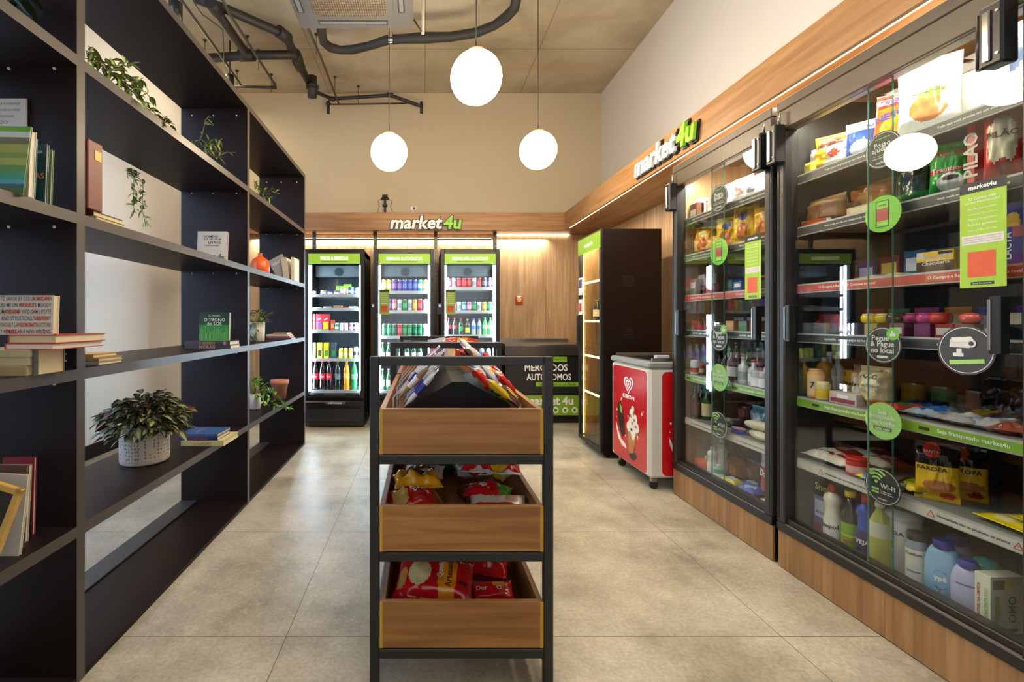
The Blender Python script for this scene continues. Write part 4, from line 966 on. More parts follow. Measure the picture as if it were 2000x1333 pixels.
# slotted uprights between coolers and rail
for X_, lb in ((-1.365, 'left of the leftmost cooler'), (-.595, 'between the leftmost and the beer cooler'), (.168, 'between the beer and the soft drink cooler'), (.915, 'right of the soft drink cooler')):
    t = thing('slotted_upright', 'grey slotted metal upright '+lb, 'upright', (X_, 5.82, 0)); m_ = MB(); m_.box(-.022, .022, -.02, .02, 0, 2.32, P('#6d6862', .4, .6), .002)
    for i in range(24): m_.box(-.005, .005, -.0215, -.0195, 1.0+i*.05, 1.03+i*.05, M_BLK)
    m_.build('post', t)
t = thing('wall_rail', 'long grey metal rail along the top of the timber wall behind coolers', 'rail', (-.25, 5.93, 2.25)); m_ = MB(); m_.box(-1.3, 1.14, -.012, .012, -.012, .012, P('#6d6862', .4, .6), .002); m_.build('bar', t)

# ================================================================== COUNTER
t = thing('counter', 'steel-topped counter with black and green MERCADOS AUTONOMOS front panel', 'counter', (1.42, 5.36, 0))
m_ = MB(); m_.box(-.465, .46, -.03, .60, .90, .93, P('#8a8782', .25, .85), .003); m_.box(-.465, .46, -.03, .0, .80, .90, P('#5c5955', .3, .7), .002); m_.box(-.465, .46, .585, .60, .93, .97, M_STEEL); m_.build('worktop', t)
m_ = MB(); m_.box(-.455, .44, .012, .56, .08, .80, M_BLK); m_.box(-.48, .42, .05, .5, 0, .08, M_BLK); m_.build('body', t)
m_ = MB(); m_.box(-.455, .42, .0, .0118, .10, .79, P('#1d1e1d', .4)); m_.box(-.455, .42, -.0008, .0, .10, .33, P('#7fa82c', .45))
F = frame((0, 0, 0), (1, 0, 0), (0, 0, 1))
m_.box(.0, .26, -.001, .0, .72, .785, P('#8fbf2c', .45)); m_.text('A MAIOR REDE DE', K_, F, width=.22, cx=.13, cy=.752, lift=.0015)
m_.text('MERCADOS', M_WHITE, F, width=.50, height=.085, cx=.02, cy=.655, lift=.001, off=.03); m_.text('AUTÔNOMOS', M_WHITE, F, width=.52, height=.1, cx=.05, cy=.555, lift=.001, off=.03)
m_.box(-.1, .40, -.001, .0, .435, .485, P('#8fbf2c', .45)); m_.text('DA AMÉRICA LATINA', K_, F, width=.42, cx=.15, cy=.46, lift=.0015)
m_.text('market', M_WHITE, F, width=.40, cx=-.02, cy=.27, lift=.0015, off=.03); m_.text('4u', M_WHITE, F, width=.13, cx=.27, cy=.27, lift=.0015, off=.03)
for i in range(4): m_.cyl((.02+.11*i, -.0018, .16), (.02+.11*i, -.0006, .16), .035, M_WHITE, 16); m_.cyl((.02+.11*i, -.0028, .16), (.02+.11*i, -.0016, .16), .018, P('#5a8a1c', .4), 12)
m_.build('front_panel', t)
bag('small orange and yellow snack bag pinned on the bare wood wall panel', .10, .12, .025, bands(G('#c8481c'), ('e', 0, .55, .6, .3, G('#f0c86a')), ('b', .9, 1, G('#8a8078'))), (atY(1014, 585, 5.96).x, 5.955, 1.41), (0, 0, 0), [('Doce', M_WHITE, 0, .01, .06)])

# ================================================================== WINE CABINET
t = thing('wine_cabinet', 'tall black glass-front cabinet with warm LED edges and green header', 'cabinet', (1.575, 4.0, 0)); WD, WW, WH = .50, .565, 2.0
m_ = MB(); m_.box(0, WD, 0, .02, .03, WH, M_LAM); m_.box(0, WD, WW-.02, WW, .03, WH, M_LAM); m_.box(WD-.02, WD, .02, WW-.02, .03, WH, M_LAM); m_.box(0, WD-.02, .02, WW-.02, WH-.02, WH, M_LAM); m_.box(0, WD-.02, .02, WW-.02, .03, .08, M_LAM)
m_.box(WD-.025, WD-.0201, .02, WW-.02, .08, WH-.02, wood('cabinet_back', '#6a5238', '#8a6c48', 'z'))
m_.box(.01, WD-.026, WW-.0235, WW-.0201, .081, WH-.021, wood('cabinet_back', '#6a5238', '#8a6c48', 'z')); m_.box(.01, WD-.026, .0201, .0235, .081, WH-.021, wood('cabinet_back', '#6a5238', '#8a6c48', 'z'))
for k in range(4): m_.cyl((.05+.4*(k % 2), .05+.46*(k//2), 0), (.05+.4*(k % 2), .05+.46*(k//2), .03), .02, M_BLK, 10)
for z in (.55, 1.05, 1.5): 
    for i in range(7): m_.box(.17, .26, -.001, .0, z+i*.014, z+.006+i*.014, M_BLK)
m_.build('case', t)
d_ = MB(); d_.box(-.03, -.002, 0, .03, .05, WH, M_BLK, .003); d_.box(-.03, -.002, WW-.03, WW, .05, WH, M_BLK, .003); d_.box(-.03, -.002, .03, WW-.03, .05, .09, M_BLK, .003); d_.box(-.03, -.002, .03, WW-.03, WH-.03, WH, M_BLK, .003); d_ = d_.build('door', t)
m_ = MB(); m_.box(-.02, -.012, .03, WW-.03, .09, WH-.03, M_PANE); m_.build('pane', d_)
m_ = MB(); m_.box(-.033, -.030, .0, WW, 1.84, 1.985, P('#86b52c', .4)); m_.text('market4u', M_WHITE, frame((-.033, WW/2, 1.91), (0, -1, 0), (0, 0, 1)), width=.22, off=.03, lift=.001); m_.box(-.036, -.033, .2, .36, 1.87, 1.95, P('#c8d8c0', .4)) if False else None; m_.build('header_sign', d_)
m_ = MB(); m_.box(-.06, -.034, WW-.05, WW-.03, .95, 1.25, M_BLK, .004); m_.box(-.05, -.03, WW-.045, WW-.035, .96, .98, M_BLK); m_.box(-.05, -.03, WW-.045, WW-.035, 1.22, 1.24, M_BLK); m_.build('handle', d_)
m_ = MB(); m_.box(-.034, -.0305, WW-.12, WW-.02, 1.45, 1.62, P('#d8d8dc', .4)); m_.box(-.034, -.0305, WW-.12, WW-.02, 1.26, 1.41, P('#e8e0dc', .4)); m_.box(-.035, -.034, WW-.1, WW-.04, 1.29, 1.37, P('#b83a2a', .4)); m_.box(-.035, -.034, WW-.11, WW-.03, 1.52, 1.60, P('#3a4a6a', .4)); m_.build('sticker', d_)
WL = E('#ffc864', 18)
for y_ in (.032, WW-.042): m_ = MB(); m_.box(.005, .013, y_, y_+.01, .10, WH-.04, WL); m_.box(.003, .0049, y_-.004, y_+.014, .1, WH-.04, M_STEEL); m_.build('led_strip', t)
for z in (.52, .87, 1.2, 1.57): m_ = MB(); m_.box(.02, WD-.03, .025, WW-.025, z-.008, z, M_PANE); m_.box(.018, .0199, .025, WW-.025, z-.014, z+.006, E('#ffdb9a', 3.5)); m_.build('shelf', t)
area('cabinet_edge_glow', (1.592, 4.06, 1.05), (PI/2, 0, PI-.25), .012, 1.7, 5.0, (1, .72, .38))
area('cabinet_glow', (1.66, 4.28, 1.93), (0, 0, 0), .1, .45, 9.0, (1, .75, .42))
WB = P('#1c1a14', .1, coat=.6)
for i, (yy, z, lab, cap, lb) in enumerate(((.10, 1.572, '#e8e0c8', '#8a1c1c', 'pale-labelled liquor bottle on the top shelf of the tall black cabinet'), (.12, 1.202, '#5a3a8a', '#4a2a7a', 'short purple-capped bottle on the second shelf of the black cabinet'), (.42, 1.202, '#e8d8a8', '#c8b06a', 'cream-labelled bottle at the far side of the second cabinet shelf'), (.10, .872, '#e0d8c0', '#1c1c1c', 'dark wine bottle with cream label on the third cabinet shelf'), (.17, .872, '#e8e4d8', '#3a1c1c', 'dark wine bottle beside the cream-labelled one on the third cabinet shelf'))):
    bottle('wine', lb, .037, .29 if z > 1.5 or z < 1 else .2, WB, P(lab, .5), P(cap, .4), (1.575+.10, 4.0+yy, z), -PI/2, zone=(.2, .52), caph=.03)

# ================================================================== ICE CREAM FREEZER
FX, FY0, FY1, FH = 1.592, 3.235, 3.875, .915
t = thing('ice_cream_freezer', 'white chest freezer with red ice cream panels and a white heart emblem', 'freezer', (FX, FY0, 0)); W_ = FY1-FY0; D_ = .60
M_FW = P('#d6d2c8', .35, var=.02)
m_ = MB(); m_.box(0, D_, 0, W_, .09, FH-.05, M_FW, .02); m_.build('body', t)
m_ = MB(); m_.box(-.008, D_+.008, -.008, W_+.008, FH-.05, FH-.004, P('#8e8e88', .4), .012); m_.box(.02, D_-.02, .02, W_-.02, FH-.004, FH+.0, P('#5a5a58', .4)); m_.build('rim', t)
m_ = MB(); m_.box(.03, D_/2+.03, .03, W_-.03, FH+.001, FH+.007, M_PANE); m_.box(D_/2, D_-.03, .03, W_-.03, FH+.009, FH+.015, M_PANE); m_.box(.03, D_-.03, .02, .03, FH, FH+.02, M_STEEL); m_.box(.03, D_-.03, W_-.03, W_-.02, FH, FH+.02, M_STEEL); m_.build('sliding_lid', t)
m_ = MB(); m_.box(.10, .20, .10, .14, FH+.007, FH+.035, P('#b8c0cc', .2), .006); m_.build('handle', t)
for (a, c) in ((.06, .06), (.06, W_-.06), (D_-.06, .06), (D_-.06, W_-.06)):
    m_ = MB(); m_.cyl((a, c-.012, .03), (a, c+.012, .03), .03, P('#2a2622', .5), 16); m_.box(a-.02, a+.02, c-.016, c+.016, .05, .09, M_STEEL, .002); m_.build('caster', t)
def heart(s):
    p = []
    for i in range(28):
        a = 2*PI*i/28; p.append((s*16*math.sin(a)**3/17, s*(13*math.cos(a)-5*math.cos(2*a)-2*math.cos(3*a)-math.cos(4*a))/17))
    return p
def freezer_art(F, w, h):
    m_ = MB(); R_ = P('#c4121a', .22, coat=.4)
    m_.poly(rrect(w/2, h/2, .035), F, .0015, R_)
    up = .36*h
    m_.text('KIBON', M_WHITE, F, width=w*.34, height=.032, cx=0, cy=h*.19, lift=.0024, off=.03)
    for (s, mt, z) in ((.082, M_WHITE, .0018), (.064, R_, .0022), (.048, M_WHITE, .0026), (.030, R_, .003), (.016, M_WHITE, .0034)):
        m_.poly([(a, c+h*.32) for a, c in heart(s)], F @ Matrix.Translation((0, 0, z)), .0004, mt)
    CH = P('#2a120c', .3); WH_ = P('#f0e8dc', .4)
    random.seed(3)
    m_.poly([(-w*.34, h*.08), (-w*.25, h*.12), (-w*.17, h*.03), (-w*.12, -h*.10), (-w*.10, -h*.22), (-w*.18, -h*.28), (-w*.27, -h*.2), (-w*.34, -h*.06)], F @ Matrix.Translation((0, 0, .0018)), .0005, CH)
    m_.poly([(-w*.27, h*.09), (-w*.2, h*.05), (-w*.19, -h*.02), (-w*.26, h*.0)], F @ Matrix.Translation((0, 0, .0024)), .0004, P('#8aa83a', .4))
    m_.poly([(-w*.40, -h*.12), (-w*.32, -h*.22), (-w*.22, -h*.30), (-w*.08, -h*.33), (-w*.06, -h*.37), (-w*.2, -h*.36), (-w*.32, -h*.30), (-w*.38, -h*.2)], F @ Matrix.Translation((0, 0, .0022)), .0005, WH_)
    m_.poly([(w*.0, -h*.40), (w*.2, -h*.36), (w*.26, -h*.40), (w*.16, -h*.45), (w*.06, -h*.45)], F @ Matrix.Translation((0, 0, .0018)), .0005, CH)
    m_.poly([(-w*.02, -h*.13), (w*.26, -h*.13), (w*.14, -h*.38), (w*.02, -h*.40)], F @ Matrix.Translation((0, 0, .0024)), .0006, P('#b8783a', .5))
    for (a, c, r) in ((.02, -.12, .07), (.14, -.16, .075), (.24, -.1, .07), (.1, -.06, .085), (.19, -.02, .07), (.1, .03, .06), (.14, -.2, .05), (.13, .08, .04)):
        m_.poly([(a*w+r*w*math.cos(2*PI*i/12), c*h+r*w*math.sin(2*PI*i/12)) for i in range(12)], F @ Matrix.Translation((0, 0, .003+c*.001)), .0006, WH_)
    for (a, c) in ((.08, .0), (.18, -.03), (.12, -.07), (.22, -.09), (.16, .03), (.1, -.14)):
        m_.poly([(a*w+.028*w*math.cos(2*PI*i/7), c*h+.022*w*math.sin(2*PI*i/7)) for i in range(7)], F @ Matrix.Translation((0, 0, .0046)), .0005, P('#b07a2c', .4) if a != .1 else CH)
    for i in range(26):
        a, c = random.uniform(-.42, .44)*w, random.uniform(-.45, .15)*h; r = random.uniform(.004, .009)
        m_.poly([(a+r*math.cos(2*PI*k/6), c+r*math.sin(2*PI*k/6)*1.4) for k in range(6)], F @ Matrix.Translation((0, 0, .0018)), .0003, WH_ if i % 2 else CH)
    return m_
freezer_art(frame((-.0005, W_/2, .475), (0, -1, 0), (0, 0, 1)), W_-.07, .73).build('graphic_panel', t)
freezer_art(frame((D_/2+.015, -.0005, .475), (1, 0, 0), (0, 0, 1)), D_-.15, .73).build('graphic_panel', t)

# ================================================================== DISPLAY CABINETS (right)
CX = 1.735
ZS = dict(A=1.893, B=1.645, C=1.372, D=1.139, E=.835, F=.54)
def disc(F, r, mat, th, n=36): return None
def sticker(F, r, kind):
    m_ = MB(); cir = lambda q: [(q*math.cos(2*PI*i/40), q*math.sin(2*PI*i/40)) for i in range(40)]
    DK = P('#3a3936', .5); GR_ = P('#7cc03c', .5); W2 = P('#dcdcd6', .5)
    base = {'ajudar': DK, 'phone': GR_, 'pegue': DK, 'franq': P('#9ccc6c', .5), 'wifi': P('#2c2d2c', .5), 'cctv': DK}[kind]
    m_.poly(cir(r), F, .0008, base)
    if base != GR_ and kind != 'franq':
        ring = cir(r*.93); inn = cir(r*.90)
        v = [(a, c, .0012) for a, c in ring]+[(a, c, .0012) for a, c in inn]; m_.add(v, [(i, (i+1) % 40, 40+(i+1) % 40, 40+i) for i in range(40)], W2, False, F)
    tx = lambda s_, mt, w_, cy, cx=0, rot=0: m_.text(s_, mt, F, width=w_*r, cx=cx*r, cy=cy*r, lift=.0030, off=.02, rot=rot)
    ly = [0]
    def lay(): ly[0] += 1; return .0008+.0003*ly[0]
    bar = lambda x0, x1, y0, y1, mt, rot=0: m_.poly([(x*r*math.cos(rot)-y*r*math.sin(rot), x*r*math.sin(rot)+y*r*math.cos(rot)) for x, y in ((x0, y0), (x1, y0), (x1, y1), (x0, y1))], F @ Matrix.Translation((0, 0, lay())), .0003, mt)
    if kind == 'ajudar':
        tx('Posso', W2, .9, .3); tx('ajudar?', W2, 1.1, .02); bar(-.4, .4, .62, .66, GR_); bar(-.5, .5, -.3, -.27, GR_); bar(-.6, .6, -.42, -.39, W2); tx('market4u', W2, .7, -.66)
    if kind == 'phone':
        bar(-.36, .36, -.72, .72, K_); bar(-.32, .32, -.68, .68, P('#8acb48', .5)); bar(-.32, .32, -.38, .3, P('#b0504a', .5)); tx('market4u', K_, .45, .48); tx('pague no app', W2, .45, -.55)
    if kind == 'pegue':
        tx('Pegue', W2, .95, .34, -.1); tx('& Pague', W2, 1.3, .02); tx('no local', W2, 1.25, -.28); bar(-.3, .3, -.7, -.58, W2)
        m_.poly([(r*.55+.34*r*math.cos(2*PI*i/24), r*.62+.34*r*math.sin(2*PI*i/24)) for i in range(24)], F @ Matrix.Translation((0, 0, .0012)), .0005, GR_)
        m_.poly([(r*(.55+a), r*(.62+c)) for a, c in ((-.14, -.14), (.14, -.14), (.16, .04), (.02, .04), (.04, .2), (-.04, .18), (-.08, .02), (-.14, .02))], F @ Matrix.Translation((0, 0, .002)), .0004, W2)
    if kind == 'franq':
        tx('Seja', W2, .5, .45); tx('franqueado', W2, 1.45, .2); tx('market4u', W2, 1.3, -.08); bar(-.5, .5, -.52, -.32, P('#5a7a3a', .5)); tx('saiba mais', W2, .8, -.42)
    if kind == 'wifi':
        for q in (.22, .42, .62):
            pts = [(q*math.cos(a_), q*math.sin(a_)) for a_ in [math.radians(45+90*i/10) for i in range(11)]]; pts += [((q+.11)*math.cos(a_), (q+.11)*math.sin(a_)) for a_ in [math.radians(135-90*i/10) for i in range(11)]]
            m_.poly([(r*(a_-.35), r*(c+.15)) for a_, c in pts], F @ Matrix.Translation((0, 0, .0012)), .0005, P('#a2d06a', .5))
        m_.poly([(r*(-.35+.09*math.cos(2*PI*i/12)), r*(.18+.09*math.sin(2*PI*i/12))) for i in range(12)], F @ Matrix.Translation((0, 0, .0012)), .0005, P('#a2d06a', .5))
        tx('WI-FI', W2, .8, .05, .3); bar(-.6, -.2, -.28, -.16, P('#a2d06a', .5)); bar(-.6, -.2, -.46, -.34, P('#a2d06a', .5)); bar(-.1, .5, -.28, -.25, W2); bar(-.1, .6, -.38, -.35, W2); tx('market4u', W2, .5, -.68)
    if kind == 'cctv':
        bar(-.55, .15, .1, .42, W2, -.02); m_.poly([(r*a, r*c) for a, c in ((-.5, .5), (.2, .56), (.32, .36), (-.4, .3))], F @ Matrix.Translation((0, 0, .0016)), .0005, P('#eceae2', .5))
        m_.poly([(r*(.22+.16*math.cos(2*PI*i/16)), r*(.28+.16*math.sin(2*PI*i/16))) for i in range(16)], F @ Matrix.Translation((0, 0, .0022)), .0005, W2); m_.poly([(r*(.22+.09*math.cos(2*PI*i/16)), r*(.28+.09*math.sin(2*PI*i/16))) for i in range(16)], F @ Matrix.Translation((0, 0, .0028)), .0005, DK)
        bar(-.3, -.12, -.14, .06, W2); bar(-.42, -.05, -.26, -.12, W2); bar(-.6, .6, -.55, -.38, P('#a2d06a', .5), .12)
    return m_
def cabinet(y0, y1, label, split, texts):
    """y0 near end, y1 far end; split=(edge of the far pane towards the camera, edge of the near pane away from it)"""
    t = thing('display_cabinet', label, 'cabinet', (CX, y0, 0)); L = y1-y0; ox, oy = CX, y0
    D = .555
    m_ = MB(); m_.box(.02, D, 0, L, 0, .178, M_BLK); px_ = 0
    while px_ < L: m_.box(.008, .02, px_, min(px_+.45, L)-.001, .004, .178, M_WOODPL, .0008); px_ += .45
    m_.build('plinth', t)
    m_ = MB(); f_ = .048
    m_.box(0, .07, 0, L, .18, .222, M_BLK, .004); m_.box(.012, .07, f_, L-f_, .222, .250, P('#17120f', .4), .003); m_.box(.004, .010, f_, L-f_, .222, .226, M_STEEL)
    m_.box(0, .07, 0, f_, .222, 2.12, M_FRAME, .006); m_.box(0, .07, L-f_, L, .222, 2.12, M_FRAME, .006)
    for yy in (0.012, L-.018): m_.box(-.002, .0, yy, yy+.004, .24, 2.1, M_BLK)
    m_.box(0, .07, 0, L, 2.12, 2.215, M_HEADLIT, .004); m_.box(0, .07, 0, L, 2.217, 2.265, M_HEADLIT, .004)
    m_.build('frame', t)
    m_ = MB(); m_.box(.07, D, 0, .016, .18, 2.265, M_DKGREY if y0 < 2 else M_WOODP); m_.box(.07, D, L-.016, L, .18, 2.265, M_WOODP if y0 > 2 else M_DKGREY); m_.build('side_panel', t)
    m_ = MB(); m_.box(D-.012, D, .016, L-.016, .18, 1.66, P('#4b4a48', .5, var=.06)); m_.box(D-.012, D, .016, L-.016, 1.66, 2.23, M_WOODP)
    for i in range(1, 4): m_.box(D-.016, D-.012, L*i/4-.012, L*i/4+.012, .2, 1.66, P('#5d5c5a', .4, .4))
    m_.build('back_panel', t)
    m_ = MB(); m_.box(.07, D-.012, .016, L-.016, .1785, .192, P('#3a3733', .5)); m_.build('deck', t)
    for k in 'ABCDEF':
        z = ZS[k]
        s_ = MB(); s_.box(.075, D-.03, .018, L-.018, z-.016, z, P('#7d7b77', .75)); s_ = s_.build('shelf', t)
        col = {'A': P('#46443f', .35), 'B': P('#46443f', .35), 'C': P('#b8482c', .4), 'D': P('#3c3a38', .4), 'E': P('#7aa62c', .4), 'F': P('#c9c3b8', .5)}[k]
        m_ = MB(); m_.box(.063, .0745, .02, L-.02, z-.042, z+.002, P('#b5b3ae', .55, .2)); m_.box(.0615, .0632, .02, L-.02, z-.038, z-.005, col)
        F = frame((.0615, L/2, z-.0215), (0, -1, 0), (0, 0, 1)); tc_ = K_ if k == 'F' else M_WHITE
        for q_ in (.22, .67): m_.text(texts[k], tc_, F, width=.20 if k != 'C' else .26, cx=L/2-q_, cy=0, lift=.0006, off=.012)
        if k == 'E': [m_.box(.0608, .0616, q_, q_+.035, z-.027, z-.015, P('#2f3a1c', .5)) for q_ in (.022, .345, .53, .80)]
        if k == 'F':
            for yy in (.10, .34, .55, .79): m_.poly([(-.014, -.01), (.014, -.01), (0, .014)], frame((.0614, yy, z-.022), (0, -1, 0), (0, 0, 1)), .0006, P('#b8483a', .4)); m_.poly([(-.009, -.0075), (.009, -.0075), (0, .009)], frame((.0606, yy, z-.022), (0, -1, 0), (0, 0, 1)), .0006, col); m_.text('!', P('#b8483a', .4), frame((.0598, yy, z-.0222), (0, -1, 0), (0, 0, 1)), height=.010)
        m_.build('price_rail', s_)
        if k in 'ABD':
            m_ = MB(); m_.box(.0752, .078, .02, L-.02, z+.002, z+.05, M_PANE); m_.build('product_guard', s_)
    ADDED_GLOW = E('#fff2dc', 9)
    m_ = MB(); m_.box(.073, .085, .03, L-.03, 2.152, 2.16, ADDED_GLOW); m_.build('led_strip', t)  # added glow strip, hidden behind the header to brighten the goods
    area('cabinet_fill', (CX+.10, y0+L/2, 2.16), (0, math.radians(-12), 0), .03, L-.1, 8.5, (1, .93, .82))  # added fill light for the shelves
    # doors: far pane behind, near pane in front
    sf, sn = split
    far = MB(); far.box(.030, .036, sf-oy, L-f_+.002, .25, 2.12, M_PANE); far.box(.030, .036, sf-oy-.0012, sf-oy, .25, 2.12, M_GEDGE); far = far.build('glass_door', t)
    near = MB(); near.box(.016, .022, f_-.002, sn-oy, .25, 2.12, M_PANE); near.box(.016, .022, sn-oy, sn-oy+.0008, .25, 2.12, P('#5f8f80', .2)); near = near.build('glass_door', t)
    for (dd, yy, xx) in ((far, L-f_-.03, .03), (near, f_+.038, .016)):
        m_ = MB(); m_.box(xx-.034, xx-.001, yy-.004, yy+.026, 1.10, 1.275, M_BLK, .003); m_.box(xx-.037, xx-.033, yy+.018, yy+.026, 1.11, 1.265, M_STEEL, .001); m_.build('handle', dd)
    return t, far, near, L
TX = dict(A='Tudo que você precisa em um único app!', B='Você confia em nós, nós confiamos em você', C='O Compre e Retire   O Consuma no local', D='market4u   pegue e pague no local', E='Seja franqueado market4u', F='Honestidade não se promete, se pratica')
t1, far1, near1, L1 = cabinet(2.292, 3.20, 'far glass display cabinet with yellow snack bags beside the red freezer', (2.70, 2.79), TX)
t2, far2, near2, L2 = cabinet(1.288, 2.258, 'near glass display cabinet of groceries and cleaning products on the right', (1.732, 1.812), TX)
t3, far3, near3, L3_ = cabinet(.35, 1.280, 'closest display cabinet, only its dark frame edge at the picture side', (.8, .9), TX)
def hinge(par, yy, oy, wy=.06):
    m_ = MB(); m_.box(-.055, -.003, yy-oy-wy/2, yy-oy+wy/2, 1.955, 2.14, M_BLK, .006); m_.box(-.062, -.054, yy-oy-.004, yy-oy+.016, 1.97, 2.12, M_CHROME, .003)
    m_.cyl((-.03, yy-oy+wy/2+.010, 1.965), (-.03, yy-oy+wy/2+.010, 2.13), .012, M_BLKM, 12); m_.cyl((-.02, yy-oy-.01, 2.14), (-.02, yy-oy-.01, 2.20), .006, M_STEEL, 8)
    for zz in (1.985, 2.11): m_.cyl((-.058, yy-oy-.018, zz), (-.053, yy-oy-.018, zz), .004, M_STEEL, 8)
    m_.build('lock_box', par)
hinge(t1, 3.165, 2.292); hinge(t1, 2.325, 2.292); hinge(t2, 2.225, 1.288); hinge(t2, 1.365, 1.288)
def stick(door, cab, Y, z, r, kind, X=.0295):
    oy = cab.location.y; sticker(frame((X, Y-oy, z), (0, -1, 0), (0, 0, 1)), r, kind).build('sticker', door)
for kind, z in (('ajudar', 1.856), ('phone', 1.610), ('pegue', 1.107), ('franq', .816), ('wifi', .564)): stick(far2, t2, 1.752+.014, z, .070, kind)
for kind, z in (('ajudar', 1.93), ('phone', 1.612), ('pegue', 1.10), ('franq', .862), ('wifi', .58)): stick(far1, t1, 2.712+.03, z, .080, kind)
stick(near2, t2, 1.485, 1.105, .080, 'cctv', .0155)
def poster(door, cab, ya, yb, z0, z1):
    oy = cab.location.y; w_ = ya-yb; h = z1-z0; F = frame((.0155, (ya+yb)/2-oy, (z0+z1)/2), (0, -1, 0), (0, 0, 1)); m_ = MB()
    bx = lambda a, c, e, g, mt, k=0: m_.poly([(a*w_, e*h), (c*w_, e*h), (c*w_, g*h), (a*w_, g*h)], F @ Matrix.Translation((0, 0, k*.0006)), .0007, mt)
    bx(-.5, .5, -.5, .5, P('#9cc02f', .5)); bx(-.5, .5, .40, .5, K_, 1)
    m_.text('market4u', M_WHITE, F, width=w_*.6, cy=h*.45, lift=.0018, off=.03)
    m_.text('O Como sitir', M_WHITE, F, width=w_*.6, cy=h*.345, lift=.0012); m_.text('no seu minimercado?', M_WHITE, F, width=w_*.75, cy=h*.31, lift=.0012)
    for i, s_ in enumerate(('Escolha seus produtos', 'Escaneie os códigos de barras', 'Pague pelo aplicativo', 'Retire e aproveite', 'Tudo sem fila e sem caixa')): m_.text(s_, M_WHITE, F, width=w_*.62, cy=h*(.245-.05*i), lift=.0012); 
    bx(-.45, .45, -.09, -.005, P('#dcd8cc', .5), 1); bx(-.32, .28, -.40, -.16, P('#d2552a', .5), 1)
    for i in range(3): m_.text('pagamento por cartão ou pix aceito aqui', P('#6a6a60'), F, width=w_*.8, cy=h*(-.025-.022*i), lift=.0018)
    bx(-.25, .25, -.475, -.445, P('#2c3a20', .5), 1); m_.text('Local Monitorado', M_WHITE, F, width=w_*.4, cy=-h*.46, lift=.002)
    m_.build('poster', door)
poster(near2, t2, 1.500, 1.380, 1.305, 1.640); poster(near1, t1, 2.500, 2.382, 1.315, 1.655)

# ================================================================== GONDOLA STANDS
GX, GW, GH, GD = .128, .60, 1.083, .995
def gondola(label, y0, full=True):
    t = thing('display_stand', label, 'display stand', (GX, y0, 0)); h = GW/2; q = .030
    FM = P('#14120f', .45)
    for sx in (-1, 1):
        for sy in (0, 1):
            m_ = MB(); x = sx*(h-q/2); y = q/2 if sy == 0 else GD-q/2
            m_.box(x-q/2, x+q/2, y-q/2, y+q/2, .0, GH, FM, .002); m_.build('leg', t)
    for z in (GH-.030, .73, .4115, .095):
        for sy in (0, 1):
            y = 0 if sy == 0 else GD-q; m_ = MB(); m_.box(-h+q, h-q, y, y+q, z, z+.030, FM, .002); m_.build('rail', t)
    for z in (.73, .4115, .095):
        for sx in (-1, 1):
            x = sx*(h-q/2); m_ = MB(); m_.box(x-q/2, x+q/2, q, GD-q, z, z+.018, FM, .001); m_.build('side_rail', t)
    for z0, z1 in ((.762, .911), (.4435, .593), (.1275, .2786)):
        m_ = MB(); c = .018; w_ = h-q-.002
        m_.box(-w_, w_, .004, .004+c, z0, z1, M_CRATE, .001)
        m_.box(-w_-.0004, -w_+.010, .0034, .0046, z0, z1, P('#b98a2c', .4)); m_.box(w_-.010, w_+.0004, .0034, .0046, z0, z1, P('#b98a2c', .4))
        m_.box(-w_, w_, GD-.022, GD-.004, z0, z1, M_CRATE, .001)
        m_.box(-w_, -w_+c, .022, GD-.022, z0, z1, M_CRATEY, .001); m_.box(w_-c, w_, .022, GD-.022, z0, z1, M_CRATEY, .001)
        m_.box(-w_+c, w_-c, .022, GD-.022, z0, z0+.010, M_CRATEY)
        m_.build('crate', t)
    return t
g1 = gondola('near black-framed display stand with three wooden crates in the aisle', 1.505)
g2 = gondola('second display stand standing right behind the near one', 2.56)
# black rack insert of the top crate
t = thing('product_rack', 'black sloped rack of chocolate bars and candy inside the top crate', 'rack', (GX, 1.60, .7735))
BR = P('#100f0e', .6); BR.node_tree.nodes['Principled BSDF'].inputs['Specular IOR Level'].default_value = .2
prof = [(-.245, 0), (-.245, .115), (-.215, .115), (-.010, .215), (.035, .215), (.225, .125), (.245, .115), (.245, 0)]
pr2 = [(-.225, .02), (-.013, .185), (.04, .185), (.235, .07), (.235, .0), (-.225, .0)]
m_ = MB(); m_.poly([(-.20, .0), (-.20, .10), (-.02, .205), (.035, .205), (.19, .12), (.19, .0)], frame((0, .07, 0), (1, 0, 0), (0, 0, 1)), -.70, BR); m_.build('core', t)
for y_ in (.062, .305, .54, .775):
    m_ = MB(); m_.poly([(-.236, .02), (-.236, .15), (-.13, .275), (-.127, .275), (-.230, .15), (-.230, .02)], frame((0, y_, 0), (1, 0, 0), (0, 0, 1)), .003, P('#b8bcc0', .3)); m_.build('divider', t)
